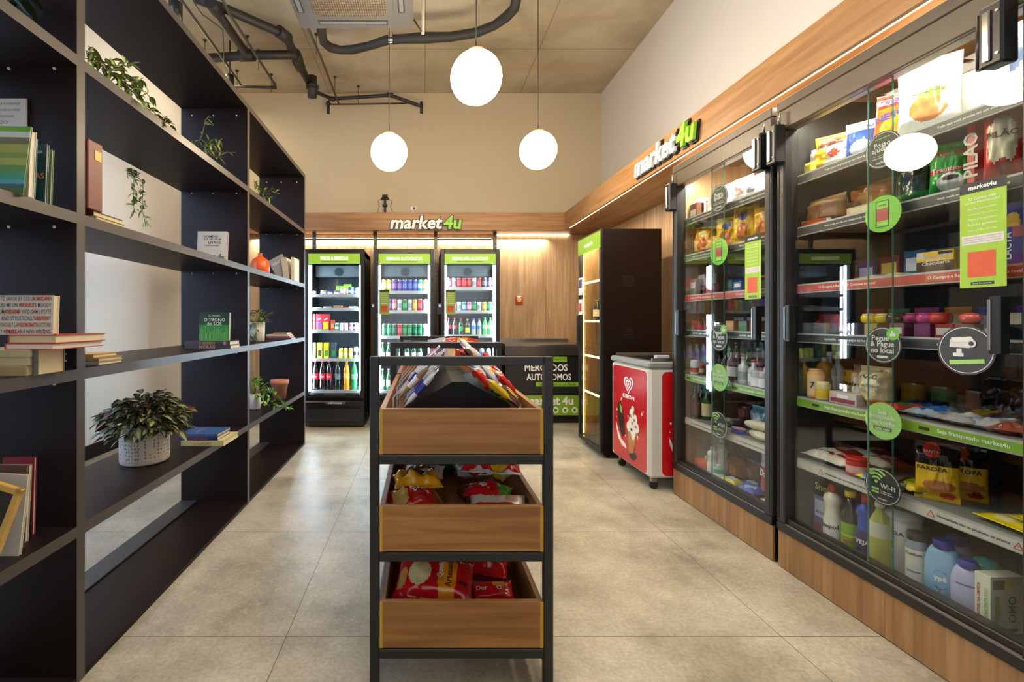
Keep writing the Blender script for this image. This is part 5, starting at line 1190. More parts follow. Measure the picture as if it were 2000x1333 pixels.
# chocolate bars lying up the left slope
KITS = [('#c9cdd6', '#2c3a8a', 'silver and blue'), ('#b01c2c', '#e0e0e6', 'red and silver'), ('#d6d8de', '#a8242c', 'silver and red'), ('#8a6a4a', '#d8d0c0', 'brown and white')]
sl = math.atan2(.105, .18)
sl = math.radians(47)
for fi in range(3):
    for i in range(9):
        c_ = KITS[(0, 3, 0, 3, 0, 0, 2, 0, 3)[i] if fi == 0 else ((2, 1, 0, 2, 0, 1, 0, 2, 0)[i] if fi == 1 else (1, 2, 0, 1, 2, 0, 2, 1, 2)[i])]
        m_ = MB(); bag_geo(m_, .023, .19, .018, bands(G(c_[0], .12), ('b', .40, .60, G(c_[1], .15)), ('e', 0, .28, .5, .08, G(c_[1], .15))), seed=fi*9+i, nu=6, nv=16, wr=.5)
        n_ = (-math.sin(sl), 0, math.cos(sl)); d_ = (math.cos(sl), 0, math.sin(sl)); up_ = .004+.030*(i % 2)
        o_ = m_.build('chocolate_bar', loc=(GX-.205+.025*fi+n_[0]*up_+random.uniform(0, .012), 1.672+fi*.235+i*.0245, .880+.018*fi+n_[2]*up_))
        o_.rotation_euler = Matrix(((0, -n_[0], d_[0]), (-1, 0, 0), (0, -n_[2], d_[2]))).to_euler()
        tag(o_, '%s wrapped chocolate bar in the %s file of the top crate rack' % (c_[2], ('front', 'middle', 'rear')[fi]), 'chocolate bar', 'chocolate bars in the top crate rack')
# candy packs on the right slope
CB = [('#c81a20', '#e8b02c', 'red and yellow'), ('#e0581c', '#f0d8a0', 'orange'), ('#d8dce0', '#c8202c', 'silver and red'), ('#d8b01c', '#2a6a2a', 'yellow and green'), ('#b81420', '#f0e0d0', 'deep red'), ('#c8ccd0', '#e0a020', 'silver and gold'), ('#4a2a20', '#c8a040', 'brown and gold'), ('#e87a1c', '#c81c1c', 'orange and red')]
kk = 0
for r_ in range(6):
    for c2_ in range(3):
        a, c_, nm = CB[(kk*3+r_) % 8]; kk += 1
        al = .80+random.uniform(-.15, .15); n_ = Vector((math.sin(al), 0, math.cos(al))); zd = Vector((-math.cos(al), 0, math.sin(al)))
        m_ = MB(); bag_geo(m_, .085, .120, .030, bands(G(a, .13), ('e', 0, .5, .6, .22, G(c_, .2)), ('b', .0, .07, G('#c8c8c8', .15)), ('b', .93, 1, G('#c8c8c8', .15))), seed=kk, nu=8, nv=10, wr=.9)
        o_ = m_.build('candy_pack', loc=(GX+.130+.052*c2_, 1.68+.115*r_+random.uniform(-.01, .01), .945-.032*c2_+.018*(r_ % 2)+.012*r_))
        o_.rotation_euler = (Matrix.Rotation(random.uniform(-.25, .25), 3, 'Z') @ Matrix(((0, -n_.x, zd.x), (1, 0, 0), (0, -n_.z, zd.z)))).to_euler()
        tag(o_, '%s candy pack, %s column, row %s of the right half of the rack' % (nm, ('inner', 'middle', 'outer')[c2_], ('one', 'two', 'three', 'four', 'five', 'six')[r_]), 'candy', 'candy packs in the top crate rack')
for i, (px, py, a, c_, nm) in enumerate(((862, 690, '#b8b8b8', '#6a6a70', 'grey foil'), (880, 682, '#c8301c', '#e8c8a0', 'red'), (897, 684, '#d89a1c', '#b83a1c', 'yellow'), (915, 690, '#c83a20', '#e0c0a0', 'rusty red'))):
    q = atY(px, 700, 2.75)
    bag(nm+' snack bag showing above the top of the second stand', .11, .17, .04, bands(G(a), ('e', 0, .5, .6, .3, G(c_))), (q.x, 2.72+.02*i, .93), (-.2, .3*(i-1.5)*.4, .1*i))
    
# tier 2 bags
z2 = .4545
RD, YL, GRb, WHb, BRb = G('#b5121a', .15), G('#d89c14', .2), G('#3a7a1c', .2), G('#cfc8bc', .3), G('#6a3a14', .3)
fill = 0
def under(z, pts, where):
    for i, (x, y) in enumerate(pts):
        lying('plain %s snack bag beneath the pile, %s of the %s' % (('red', 'dark red', 'orange', 'brown')[i % 4], ('front left', 'front right', 'middle left', 'middle right')[i], where), .17, .17, .08, bands(G(('#a8141a', '#7a1216', '#b8641c', '#5a3016')[i % 4], .2)), (GX+x, y, z), .1*i)
under(z2, ((-.14, 1.55), (.14, 1.55), (-.13, 1.76), (.13, 1.76)), 'middle crate')
zz = z2+.062
lying('dark red snack bag at the front left of the middle crate', .18, .15, .06, bands(RD, ('e', -.5, .5, .36, .32, G('#b8964a', .3)), ('e', .3, .75, .25, .15, G('#241a2a', .2)), ('b', .0, .12, RD)), (GX-.150, 1.56, zz-.01), .08, [('Fofura', WHb, .03, .03, .07)], tilt=.25, roll=-.1, wr=1.2)
lying('golden snack bag behind the dark red one in the middle crate', .18, .15, .07, bands(YL, ('e', 0, .6, .5, .25, BRb), ('b', .88, 1, G('#cfc0a4', .3))), (GX-.14, 1.68, zz+.035), .1, [('Torcida', K_, 0, .0, .09)], wr=1.2)
lying('pale and brown snack bag further back left in the middle crate', .17, .16, .05, bands(G('#c8bca4', .3), ('e', 0, .5, .6, .3, BRb)), (GX-.13, 1.86, zz+.02), -.1, wr=1.2)
lying('red and orange snack bag at the back left of the middle crate', .18, .18, .07, bands(G('#a8281c', .2), ('e', 0, .5, .6, .3, G('#d8822c', .2))), (GX-.13, 2.06, z2+.04), .1)
lying('green snack bag in the back middle of the middle crate', .12, .14, .06, bands(G('#1c5a1c', .2), ('e', 0, .5, .5, .3, G('#3a8a3a', .2))), (GX+.0, 2.22, z2), .0)
lying('white and red snack bag at the front right of the middle crate', .20, .14, .04, bands(WHb, ('b', 0, .42, RD), ('e', .55, .7, .3, .2, G('#c89a7a', .3))), (GX+.130, 1.555, zz-.005), -.12, [('Gulão', RD, -.02, .04, .07)], tilt=.2)
lying('small red and green snack bag leaning on the white one, middle crate', .17, .13, .05, bands(RD, ('e', .8, .5, .4, .4, GRb), ('e', -.3, .6, .2, .15, WHb)), (GX+.10, 1.665, zz+.015), -.3, wr=1.2)
lying('large crinkled red and yellow snack bag topping the right pile, middle crate', .23, .20, .08, bands(G('#c01820', .12), ('e', .35, .5, .5, .42, G('#d8b020', .15)), ('e', .85, .55, .3, .3, GRb), ('b', 0, .08, G('#d0d0d0', .12))), (GX+.135, 1.78, zz+.05), -.2, [('Cheetos', YL, -.03, .0, .11)], tilt=.12, wr=1.2, nu=40, nv=40)
lying('silver snack bag at the back right of the middle crate', .18, .18, .06, bands(G('#b8b8b4', .15), ('e', 0, .5, .5, .3, RD)), (GX+.12, 2.06, z2+.02), .1)
# tier 1 bags
z1 = .1385
under(z1, ((-.12, 1.57),), 'lowest crate')
lying('big red and yellow snack bag picturing cheese snacks, lowest crate', .285, .21, .07, bands(G('#b8101a', .14), ('e', -.38, .5, .30, .28, G('#d8c890', .35)), ('e', .36, .5, .24, .60, G('#d8881c', .2)), ('e', -.82, .4, .12, .22, G('#b8902c', .3))), (GX-.100, 1.575, z1+.05), -.16,
      [('Artesanal', P('#6a2a14', .4), .055, .0, .12, PI/2), ('Queijo', WHb, .025, .02, .08, PI/2), ('60g', K_, .105, -.03, .03)], tilt=.30, nu=50, nv=50)
lying('red snack bag underneath the big one, back of the lowest crate', .22, .20, .06, bands(G('#a8101a', .14), ('e', 0, .5, .4, .3, G('#e0a040', .2))), (GX-.10, 1.84, z1+.03), .3)
lying('shiny red snack bag at the back right of the lowest crate', .20, .20, .09, bands(G('#b0121a', .12), ('e', .1, .5, .4, .2, G('#8a0f14', .2))), (GX+.10, 1.80, z1+.02), -.35)
lying('small red bag with white lettering at the front right of the lowest crate', .15, .09, .04, bands(G('#b8101a', .14), ('e', .35, .8, .4, .25, G('#d88a3c', .2))), (GX+.125, 1.60, z1+.055), .04, [('Dor', WHb, -.04, .005, .04), ('O', WHb, .02, .0, .018)], tilt=.35)

# ================================================================== CABINET GOODS
def S(px, X, k, w=.11):
    Y = yX(px, X); ym = (2.238 if px > 1515 else 3.180)-w/2; yn = (1.306 if px > 1515 else 2.31)+w/2
    if Y > ym: Y = ym; X = max(1.835, Y*(px-825)/900)
    Y = max(Y, yn)
    return (X, Y, ZS[k] if isinstance(k, str) else k)
RB = -PI/2+.45
def yc(px, X): return min(yX(px, X), 3.09)
R90 = -PI/2
BK = .1925
CLB = G('#e6e4dc', .15); FOOD = G('#b8703a', .3); SILV = G('#c4c8d2', .12)
def rz(a): return (0, 0, R90+a)
# near cabinet, shelf A
bag('white bag with small yellow picture at the far end of the top shelf, near cabinet', .20, .13, .09, bands(CLB, ('e', -.2, .45, .3, .32, G('#f0b820', .2)), ('e', .4, .5, .2, .16, G('#c83a20', .2))), S(1577, 1.87, 'A'), (-.1, 0, R90+.2))
bag('tiny yellow pack lying before the white bag on the top shelf, near cabinet', .06, .06, .03, bands(G('#f0d048', .2)), S(1548, 1.83, 'A'), rz(.1))
bag('yellow and brown cookie bag on the top shelf, near cabinet', .13, .17, .06, bands(G('#f2cc1c', .2), ('e', 0, .7, .7, .18, G('#6a3a1a', .3))), S(1627, 1.90, 'A'), (-.05, 0, RB+.2), [('Bauducco', P('#5a2a14'), 0, .03, .10)])
bag('blue and white milk powder bag on the top shelf, near cabinet', .11, .17, .05, bands(G('#3a5ab0', .2), ('e', 0, .3, .7, .2, G('#c8d8f0', .2)), ('b', .72, 1, G('#dfe4f2', .2))), S(1684, 1.90, 'A'), (-.05, 0, RB+.15), [('Ninho', P('#1c2c7a'), 0, .06, .08)])
bag('orange and red chocolate-drink bag with slanted blue lettering on the top shelf', .15, .22, .06, bands(G('#d8661c', .2), ('b', .72, 1, G('#c02a1c', .2)), ('e', .1, .35, .8, .22, G('#f0b020', .2)), ('e', .1, .15, .6, .1, G('#5a3018', .3))), S(1740, 1.87, 'A'), (-.06, .08, RB+.15), [('NESCAU', P('#2038a0', .3), .0, .02, .14, .25), ('NESCAU', P('#2038a0', .3), .0, .075, .11, .1)], nu=40, nv=60)
bag('large clear and white bag of granola with food picture on the top shelf', .17, .30, .07, bands(CLB, ('e', 0, .34, .62, .17, FOOD), ('e', .1, .52, .45, .06, G('#6a8a3a', .3))), S(1812, 1.90, 'A'), (-.08, 0, RB+.2), [('Granola', P('#6a5a3a'), 0, .02, .09)], nu=50, nv=80)
bag('plain crumpled white sugar bag behind the granola, top shelf', .13, .24, .07, bands(G('#ece8dc', .3)), S(1868, 2.0, 'A'), (-.05, 0, R90+.1))
bag('grey-blue and white bag at the near end of the top shelf', .13, .26, .06, bands(G('#d8dce4', .2), ('e', .2, .55, .5, .25, G('#7a88a8', .3)), ('e', .1, .6, .2, .12, G('#c8a838', .3))), S(1962, 1.88, 'A'), (-.06, .05, R90+.1))
# shelf B
bag('brown sliced loaf bag at the far end of the second shelf, near cabinet', .20, .13, .10, bands(G('#8a5a30', .35), ('b', .7, 1, G('#b08858', .3))), S(1566, 2.0, 'B'), rz(0), cat='bread', name='bread_bag')
bag('small orange frankfurter-shaped sweet pack on the second shelf', .16, .035, .035, bands(G('#e0641c', .25), ('e', -1, .5, .2, 1, CLB), ('e', 1, .5, .2, 1, CLB)), S(1580, 1.83, 'B'), rz(.05))
bag('pack of shiny bread rolls on the second shelf, near cabinet', .20, .10, .10, bands(G('#b8783a', .2), ('e', -.4, .5, .2, .3, G('#d8b080', .2)), ('e', .4, .5, .2, .3, G('#8a5028', .2))), S(1628, 1.90, 'B'), rz(.0), cat='bread', name='bread_bag', wr=1.4)
bag('golden brioche loaf bag rising behind the rolls, second shelf', .17, .17, .10, bands(G('#c8742c', .2), ('e', 0, .5, .5, .3, G('#e0a860', .2))), S(1688, 1.95, 'B'), (-.1, 0, R90), cat='bread', name='bread_bag', wr=1.2)
carton('flat cream biscuit box behind the green phone sticker', .17, .12, .04, P('#d8b890', .5), S(1690, 1.84, 'B'), R90, zones=((.1, .9, .2, .8, P('#e8d0a8', .5)),))
bag('dark green ground coffee bag beside the bright green coffee pack', .13, .18, .07, bands(G('#143a20', .15), ('b', 0, .3, G('#1f7a34', .15)), ('e', .2, .7, .4, .2, G('#2a2a20', .2))), S(1788, 1.93, 'B'), rz(.1))
bag('bright green coffee bag showing a white cup on the second shelf', .11, .19, .06, bands(G('#2f9a2c', .2), ('b', .42, .50, G('#c42c1c', .2)), ('e', 0, .24, .62, .16, G('#eceae0', .3)), ('e', 0, .31, .4, .05, G('#3a1c10', .3))), S(1853, 1.87, 'B'), (-.05, 0, RB+.15), [('Melitta', P('#b81c1c', .4), 0, .055, .09), ('Tradicional', WHb, 0, -.005, .09)], nu=50, nv=70)
for i, px in enumerate((1896, 1913)): carton(('slim red brick coffee pack beside the bright green coffee bag', 'second slim red brick coffee pack, next to the lettered one')[i], .022, .10, .235, P('#c8281c', .3, coat=.3), S(px, 1.86, 'B'), R90, [('PILAO', WHb, 0, .0, .15, PI/2)], cat='coffee')
bag('red coffee pack with lettered cream panel on the second shelf', .085, .25, .055, bands(G('#c4261c', .2), ('e', 0, .52, .72, .36, G('#d8c8a0', .3)), ('e', 0, .2, .4, .1, G('#8a1c14', .2))), S(1949, 1.85, 'B'), (-.03, 0, RB+.12), [('PILÃO', P('#5a1c14'), 0, .03, .07)], cat='coffee')
for i, px in enumerate((1975, 1995)): bag(('orange and red coffee pack next to the cream-panelled one', 'last red coffee pack at the near end of the second shelf')[i], .055, .25, .05, bands(G(('#d8401c', '#b8241c')[i], .2), ('e', 0, .4, .6, .25, G('#f0a020', .2))), S(px, 1.86+.04*i, 'B'), rz(.1), cat='coffee')
# shelf C
carton('brown biscuit packet dimly seen at the middle of the third shelf', .14, .06, .12, P('#5a4a30', .4), S(1680, 2.1, 'C'), R90, zones=((.1, .9, .3, .8, P('#8a7a3a', .4)),))
lying('yellow flat cookie packet lying on the third shelf edge', .20, .10, .018, bands(G('#d8c88a', .3), ('e', 0, .5, .5, .4, G('#8a7ab0', .3))), S(1712, 1.86, 'C'), R90)
carton('yellow and brown peanut candy box with white lettering on the third shelf', .115, .08, .080, P('#e0b020', .35), S(1825, 1.85, 'C'), R90+.06, [('Paçoquita', WHb, .008, .018, .085, .05), ('Chocoberta', WHb, .004, -.002, .085, .05)], zones=((0, 1, 0, .55, P('#4a2c20', .3)), (.6, .97, .84, .96, P('#2a2a5a', .3)), (.02, .2, .7, .96, P('#c8c0b8', .4)), (.15, .9, .08, .35, P('#8a6a50', .4))))
carton('dark box standing behind the yellow peanut candy box', .11, .06, .11, P('#4a3c30', .4), S(1850, 2.02, 'C'), R90)
carton('glossy purple-blue chocolate pack with tall white lettering at the near end', .055, .05, .20, P('#2a3494', .25, coat=.3), S(1978, 1.85, 'C'), R90+.1, [('LACTA', M_WHITE, -.012, -.035, .085, PI/2), ('a', P('#c8a020', .4), .004, .05, .03)], zones=((.25, .8, .62, .80, P('#c8a020', .4)), (.5, 1, .45, .62, P('#a03050', .4))))
# shelf D
for i, (px, c, nm) in enumerate(((1700, '#e8c41c', 'bright yellow'), (1729, '#d8b81c', 'mustard yellow'), (1750, '#3a2a20', 'dark brown'), (1786, '#a01a5a', 'deep magenta'), (1812, '#c0407a', 'pink'), (1838, '#d0402a', 'orange-red'))):
    tt_ = thing('jelly_cup', nm+' round cup on the stacked tubs of the fourth shelf', 'cup', S(px, 1.90, 1.139+.052), group='cups on the fourth shelf of the near cabinet')
    m_ = MB(); m_.lathe([(.024, 0), (.030, .008), (.031, .028), (.024, .036)], G(c, .2), 20); m_.build('body', tt_)
    m_ = MB(); m_.lathe([(.026, .034), (.026, .038), (.002, .040)], G('#f0e0a0' if i < 2 else c, .15), 20, cap=False); m_.build('lid', tt_)
for i, (px, c, nm) in enumerate(((1600, '#8a8a9a', 'silver'), (1650, '#6a4a8a', 'purple'), (1700, '#a88a2a', 'dull gold'), (1750, '#7a2a4a', 'plum'), (1800, '#7a1a5a', 'magenta'), (1842, '#a82c1c', 'brick red'), (1882, '#b8302a', 'scarlet'), (1940, '#3a5a6a', 'slate blue'))):
    carton(nm+' flat gelatine box in the lower layer of the fourth shelf', .055 if px > 1690 else .07, .085, .05, P(c, .3, coat=.3), S(px, 1.87, 'D'), R90, zones=((.1, .9, .2, .7, P('#d8c8c8', .4)),) if i % 2 else ())
m_ = MB(); m_.ball((0, 0, .02), .03, G('#d8483a', .2), 12, sz=.6, sx=.45, sy=1.15); tag(m_.build('candy_tray', loc=S(1896, 1.86, 1.190)), 'red oval candy pack lying on the scarlet box, fourth shelf', 'candy')
carton('blue tray of mixed sweets at the near end of the fourth shelf', .10, .12, .09, P('#2a4250', .4), S(1965, 1.95, 'D'), R90, zones=((.1, .9, .5, .95, P('#c8b89a', .4)),))
# shelf E
for px, nm, c in ((1549, 'amber syrup bottle with pale label beside the frame, fifth shelf', '#c8881c'), (1561, 'second amber bottle on the fifth shelf, next to the peach jar', '#d89a24')):
    bottle('limpol', nm, .030, .20, G(c, .15), P('#b8b0a0', .4), P('#d8d8d8', .4), S(px, 1.86, 'E'), R90, zone=(.2, .5))
bottle('jar', 'pale peach jar with blue emblem on the fifth shelf', .035, .14, P('#e8b070', .35), P('#f0c890', .4), P('#e0a060', .4), S(1578, 1.90, 'E'), RB, zone=(.1, .8), text=[('7', P('#2c4a8a', .4), 0, .45, .02)], capr=.8)
for px, nm in ((1595, 'clear syrup bottle with white neck near the cracker box'), (1608, 'second clear syrup bottle touching the cracker box')):
    bottle('wine', nm, .026, .21, P('#b8c0c8', .1, coat=.5), P('#e0d8e0', .4), P('#d8dce8', .3), S(px, 1.99, 'E'), R90, zone=(.2, .5))
bottle('jar', 'small mustard jar with yellow label at the front of the fifth shelf', .028, .085, P('#d8c890', .3), P('#e0b81c', .4), P('#e8d8a0', .4), S(1597, 1.82, 'E'), R90, zone=(.15, .6), capr=.8)
carton('yellow biscuit box lettered CREAM with a biscuit picture', .125, .06, .135, P('#e0b01a', .35), S(1640, 1.98, 'E'), R90+.1, [('CREAM', P('#3a1c10'), .015, .006, .075), ('cracker', P('#3a1c10'), .015, -.02, .05), ('Marilan', WHb, -.01, .048, .05)], zones=((.1, .65, .78, .93, P('#a81c1c', .4)), (.0, 1, .0, .18, P('#5a1a3a', .4)), (.02, .32, .2, .62, P('#7a4a28', .5))))
carton('white and red low box lying in front of the yellow biscuit box', .13, .07, .05, P('#c8b8b0', .35), S(1645, 1.84, 'E'), R90, zones=((.05, .95, .1, .45, P('#8a2a3a', .4)), (.3, .7, .5, .8, P('#e8e8f0', .4))))
bag('red and white bread bag standing behind the franchise sticker', .11, .17, .07, bands(G('#c8a880', .2), ('e', 0, .45, .5, .28, G('#e8e0d0', .3)), ('b', 0, .15, G('#a8301c', .2)), ('b', .8, 1, G('#9a7a5a', .2))), S(1680, 1.92, 'E'), rz(.1), [('Bread', P('#3a5a2a'), 0, .0, .06)], cat='bread', name='bread_bag', wr=1.1)
bag('clear toast bag with yellow base on the fifth shelf', .12, .175, .07, bands(G('#c8b488', .15), ('e', 0, .6, .6, .22, G('#e8e4cc', .3)), ('b', 0, .2, G('#d8a018', .2)), ('b', .86, 1, G('#b09878', .2))), S(1712, 1.89, 'E'), rz(.12), [('WICK', P('#6a6a4a'), 0, .045, .07), ('do forno', P('#c89a1c'), 0, .01, .07)], cat='bread', name='bread_bag', wr=1.1)
for i, (px, X, c, c2_, nm) in enumerate(((1715, 1.86, '#c84a3a', '#3a8a4a', 'colourful'), (1745, 1.95, '#1c5aa8', '#2a3a7a', 'blue'), (1790, 1.87, '#9aa4b0', '#3a78c8', 'silver and blue'), (1815, 2.0, '#2a5a9a', '#1c2c5a', 'dark blue'), (1850, 1.86, '#b0a8a8', '#d8d8dc', 'clear crinkly'), (1890, 1.98, '#8a5a1c', '#c8a020', 'dull yellow'), (1905, 1.87, '#c0c0c4', '#e8e8ec', 'shiny silver'), (1945, 1.99, '#3a2a4a', '#8a2a2a', 'dark purple'), (1975, 1.87, '#a8503a', '#e0a080', 'salmon'))):
    lying(nm+' flat pack lying on the fifth shelf, near cabinet', .12, .15, .035, bands(G(c, .12), ('e', 0, .5, .6, .3, G(c2_, .15))), S(px, X-.03, 'E'), R90+random.uniform(-.3, .3), wr=1.3)
for i, px in enumerate((1925, 1962)): bag(('black glossy bag of cocoa standing at the back of the fifth shelf', 'second black glossy bag beside the handle, fifth shelf')[i], .13, .16, .08, bands(G('#15141a', .12), ('e', .3, .4, .3, .2, G('#3a1c24', .2))), S(px, 2.05, 'E'), rz(.1), wr=1.4)
carton('brown cardboard carton behind the black bags, fifth shelf', .15, .1, .07, P('#8a6a48', .6), S(1890, 2.15, 'E'), R90)
# shelf F
for i, (px, X, c, nm) in enumerate(((1560, 1.86, '#c8bfae', 'beige rice'), (1590, 1.86, '#b8242c', 'red and white rice'), (1630, 1.86, '#a8202a', 'red-striped rice'), (1600, 2.02, '#b02028', 'red flour'), (1660, 2.0, '#a81c24', 'deep red pasta'), (1705, 1.98, '#8a1c20', 'dark red pasta'))):
    lying(nm+' pack lying on the lowest shelf of the near cabinet', .13, .17, .045, bands(G(c, .2), ('b', 0, .3, G('#e6dccb', .3)), ('e', 0, .6, .5, .18, G('#d8c0a8', .3))), (S(px, X-.03, 'F')[0], S(px, X, 'F')[1], ZS['F']+(.0 if i < 3 else .01)), R90+random.uniform(-.15, .15))
bottle('jar', 'red tin of tomato paste in front of the rice packs', .036, .075, P('#b81c1c', .3), P('#d8a8a0', .4), P('#c02018', .35), S(1672, 1.85, 'F'), R90, zone=(.2, .6), capr=1.0, caph=.12, name='tin', cat='tin', sy=1)
lying('yellow and blue seasoning pack beside the wi-fi sticker', .07, .06, .02, bands(G('#e8d01c', .2), ('e', 0, .5, .5, .4, G('#2a6ab8', .2))), S(1684, 1.82, 'F'), R90)
lying('black and green spice packet lying beyond the wi-fi sticker', .10, .12, .03, bands(G('#20281c', .15), ('e', 0, .5, .5, .3, G('#8aa81c', .2)), ('e', .3, .2, .3, .2, G('#d8c020', .2))), S(1762, 1.83, 'F'), R90+.3, tilt=.15)
FC = bands(G('#14110f', .2), ('b', .0, .62, G('#e8b81a', .22)), ('b', .0, .16, G('#e8b81a', .22)), ('e', .1, .28, .75, .09, G('#b06a34', .35)), ('e', .45, .12, .35, .07, G('#c8281c', .2)), ('e', -.25, .86, .4, .12, G('#c8301c', .2)))
bag('yellow and black toasted flour bag lettered FAROFA in front', .115, .215, .06, FC, S(1817, 1.86, 'F'), (-.04, 0, RB+.25), [('FAROFA', K_, -.012, .012, .075), ('SANTA', WHb, -.014, .073, .04), ('MASSA', K_, -.014, .05, .045)], nu=50, nv=70)
bag('second yellow and black toasted flour bag behind the front one', .115, .20, .06, FC, S(1862, 1.95, 'F'), (-.04, 0, RB+.3), [('FAROFA', K_, 0, .01, .08)])
bag('plain black bag at the back of the lowest shelf behind the flour', .22, .22, .06, bands(G('#0f0e0d', .25)), S(1850, 2.14, 'F'), rz(0))
lying('large yellow snack pack lying flat at the near end of the lowest shelf', .185, .17, .03, bands(G('#d8c01c', .18), ('e', -.3, .45, .6, .33, G('#d8c48a', .3)), ('b', 0, .05, G('#f0e01c', .2)), ('e', .7, .3, .3, .2, G('#a86a1c', .3))), (1.83, 1.452, ZS['F']), R90-.12, [('Batata Palha', P('#a81c1c'), .0, .045, .10)])
lying('yellow snack pack overlapping the large one at the near frame', .12, .15, .03, bands(G('#e0c81c', .18), ('e', 0, .5, .5, .4, G('#c89a3a', .3))), (1.84, 1.372, ZS['F']+.03), R90-.2)
# deck of the near cabinet
WBg = G('#e8e2d2', .3)
carton('black box with yellow script lettering at the far end of the floor shelf', .12, .12, .09, P('#1c2018', .4), (1.875, 2.150, BK+.180), R90, [('Snob', P('#c8c84a', .4), -.005, .0, .09)])
carton('purple and white paper pack under the black yellow-lettered box', .12, .12, .179, P('#7a78b0', .3), (1.875, 2.150, BK), R90, [('APOIO', P('#3a4a8a', .4), -.015, .015, .06)], zones=((.08, .62, .45, .9, P('#d8dcec', .3)), (.65, .95, .3, .75, P('#c8ccde', .3)), (0, 1, 0, .28, P('#a8485a', .3))))
bottle('limpol', 'cream cleaner bottle with red cap, label and red band', .034, .262, WBg, P('#f0ece0', .3), G('#c01c1c', .3), (1.85, yX(1620, 1.85), BK), RB, zone=(.12, .42), text=[('limpol', P('#1c1c3a', .4), 0, .30, .06)], caph=.14, capr=.42)
bottle('limpol', 'cream cleaner bottle with red-capped blue neck in the second row', .032, .235, G('#2a4a9a', .3), P('#e8e4dc', .3), G('#b81c24', .3), (1.93, yX(1636, 1.93), BK), R90, zone=(.12, .42), caph=.14, capr=.42)
bottle('wine', 'dark vinegar bottle with yellow cap and green lemon label', .031, .255, G('#241c10', .12), G('#7aa81c', .3), G('#e8c41c', .3), (1.84, yX(1652, 1.84), BK), RB, zone=(.10, .52), text=[('Castelo', P('#f0e01c', .4), 0, .32, .05), ('LIMAO', P('#c8281c', .4), 0, .22, .04)], caph=.09, capr=.62)
bottle('limpol', 'blue cleaner bottle with red cap and white lettering', .031, .272, G('#1c44b0', .25), G('#2c2a6a', .3), G('#c4201c', .3), (1.83, yX(1676, 1.83), BK), RB, zone=(.0, .48), text=[('VEJA', M_WHITE, 0, .30, .05), ('multiuso', M_WHITE, 0, .12, .035)], caph=.16, capr=.38)
bottle('pet', 'tall yellow-green cooking oil bottle behind the pane edge', .036, .27, G('#a8a838', .15), P('#c8c8b8', .3), P('#d8d8c8', .3), (1.83, yX(1707, 1.83), BK), R90, zone=(.50, .72))
t = thing('bleach_tub', 'large white tub lettered MEDIDA behind the glass edge', 'tub', (1.90, yX(1752, 1.90), BK))
m_ = MB(); m_.lathe([(.045, 0), (.052, .01), (.052, .20), (.046, .215)], G('#e8e8e4', .3), 26)
F = frame((0, 0, 0), (0, -1, 0), (0, 0, 1)); m_.text('MEDIDA', P('#1c2c6a', .4), F, width=.075, cx=0, cy=.165, lift=.001, off=.03, fn=lambda a, b_: math.sqrt(.052**2-a*a)); m_.build('body', t)
m_ = MB(); m_.lathe([(.050, .213), (.055, .217), (.055, .235), (.030, .245), (.028, .25)], G('#d8dcdc', .3), 26); m_.build('lid', t)
bottle('jar', 'clear bottle with dark top and long white printed label', .030, .205, P('#8a92a0', .1, coat=.5), P('#d8d4c8', .4), P('#3a3436', .3), (1.83, yX(1775, 1.83), BK), RB, zone=(.04, .74), text=[('Confort', K_, 0, .66, .045), ('hidratante', P('#4a4a7a'), 0, .35, .04)], capr=.9, caph=.12)
def detergent(label, loc, s, body, cap, txt, rz_=RB):
    t = thing('bottle', label, 'bottle', loc, (0, 0, rz_)); m_ = MB(); m_.lathe([(.036*s, 0), (.042*s, .006), (.044*s, .08*s), (.043*s, .14*s), (.036*s, .175*s), (.027*s, .195*s)], body, 26, sx=1.12, sy=.72)
    F = frame((0, 0, 0), (1, 0, 0), (0, 0, 1))
    for (s_, mt, cx, cy, wd) in txt: m_.text(s_, mt, F, width=wd, cx=cx, cy=cy*s, lift=.001, off=.04, fn=lambda a, b_: .72*math.sqrt(max(1e-6, (.043*s)**2-(a/1.12)**2)))
    if body is YPB:
        ok = [(.022*math.cos(2*PI*i/24), .034*math.sin(2*PI*i/24)) for i in range(24)]
        for (r1, cz, mt, lf) in ((1.0, .085, P('#1f5ab8', .3), .0004),):
            v = [(a*r1, c+cz, .72*math.sqrt((.043*s)**2-(a*r1/1.12)**2)+lf) for a, c in ok]; m_.add(v, [tuple(range(24))], mt, False, F)
        v = [(a, c, .72*math.sqrt((.043*s)**2-(a/1.12)**2)+.0006) for a, c in ((.0, .055), (.03, .048), (.036, .028), (.012, .02), (-.006, .035))]; m_.add(v, [(0, 1, 2, 3, 4)], P('#c8283c', .3), False, F)
    m_.build('body', t)
    m_ = MB(); m_.lathe([(.026*s, .192*s), (.027*s, .215*s), (.025*s, .222*s)], cap, 20); m_.build('cap', t); return t
YPB = G('#8ab8dc', .25)
detergent('light blue softener bottle with blue cap and oval blue label', (1.83, yX(1822, 1.83), BK), 1.0, YPB, G('#1c2a9a', .3), [('ypê', M_WHITE, 0, .088, .034)])
detergent('pale blue softener bottle with blue cap in the second row', (1.95, yX(1868, 1.95), BK), 1.0, G('#9aa8c0', .25), G('#2a2c8a', .3), [])
detergent('smaller lilac bottle with blue cap in the front row', (1.83, yX(1873, 1.83), BK), .86, G('#b8b8d8', .25), G('#2438a8', .3), [('concentra', P('#5a4aa0', .4), 0, .13, .045)])
t = thing('bottle', 'rounded white bottle with teal dome cap behind the white washing powder box', 'bottle', (1.93, yX(1925, 1.93), BK)); m_ = MB(); m_.lathe([(.040, 0), (.046, .01), (.046, .10), (.040, .125), (.034, .135)], G('#e8e4dc', .3), 26); m_.build('body', t)
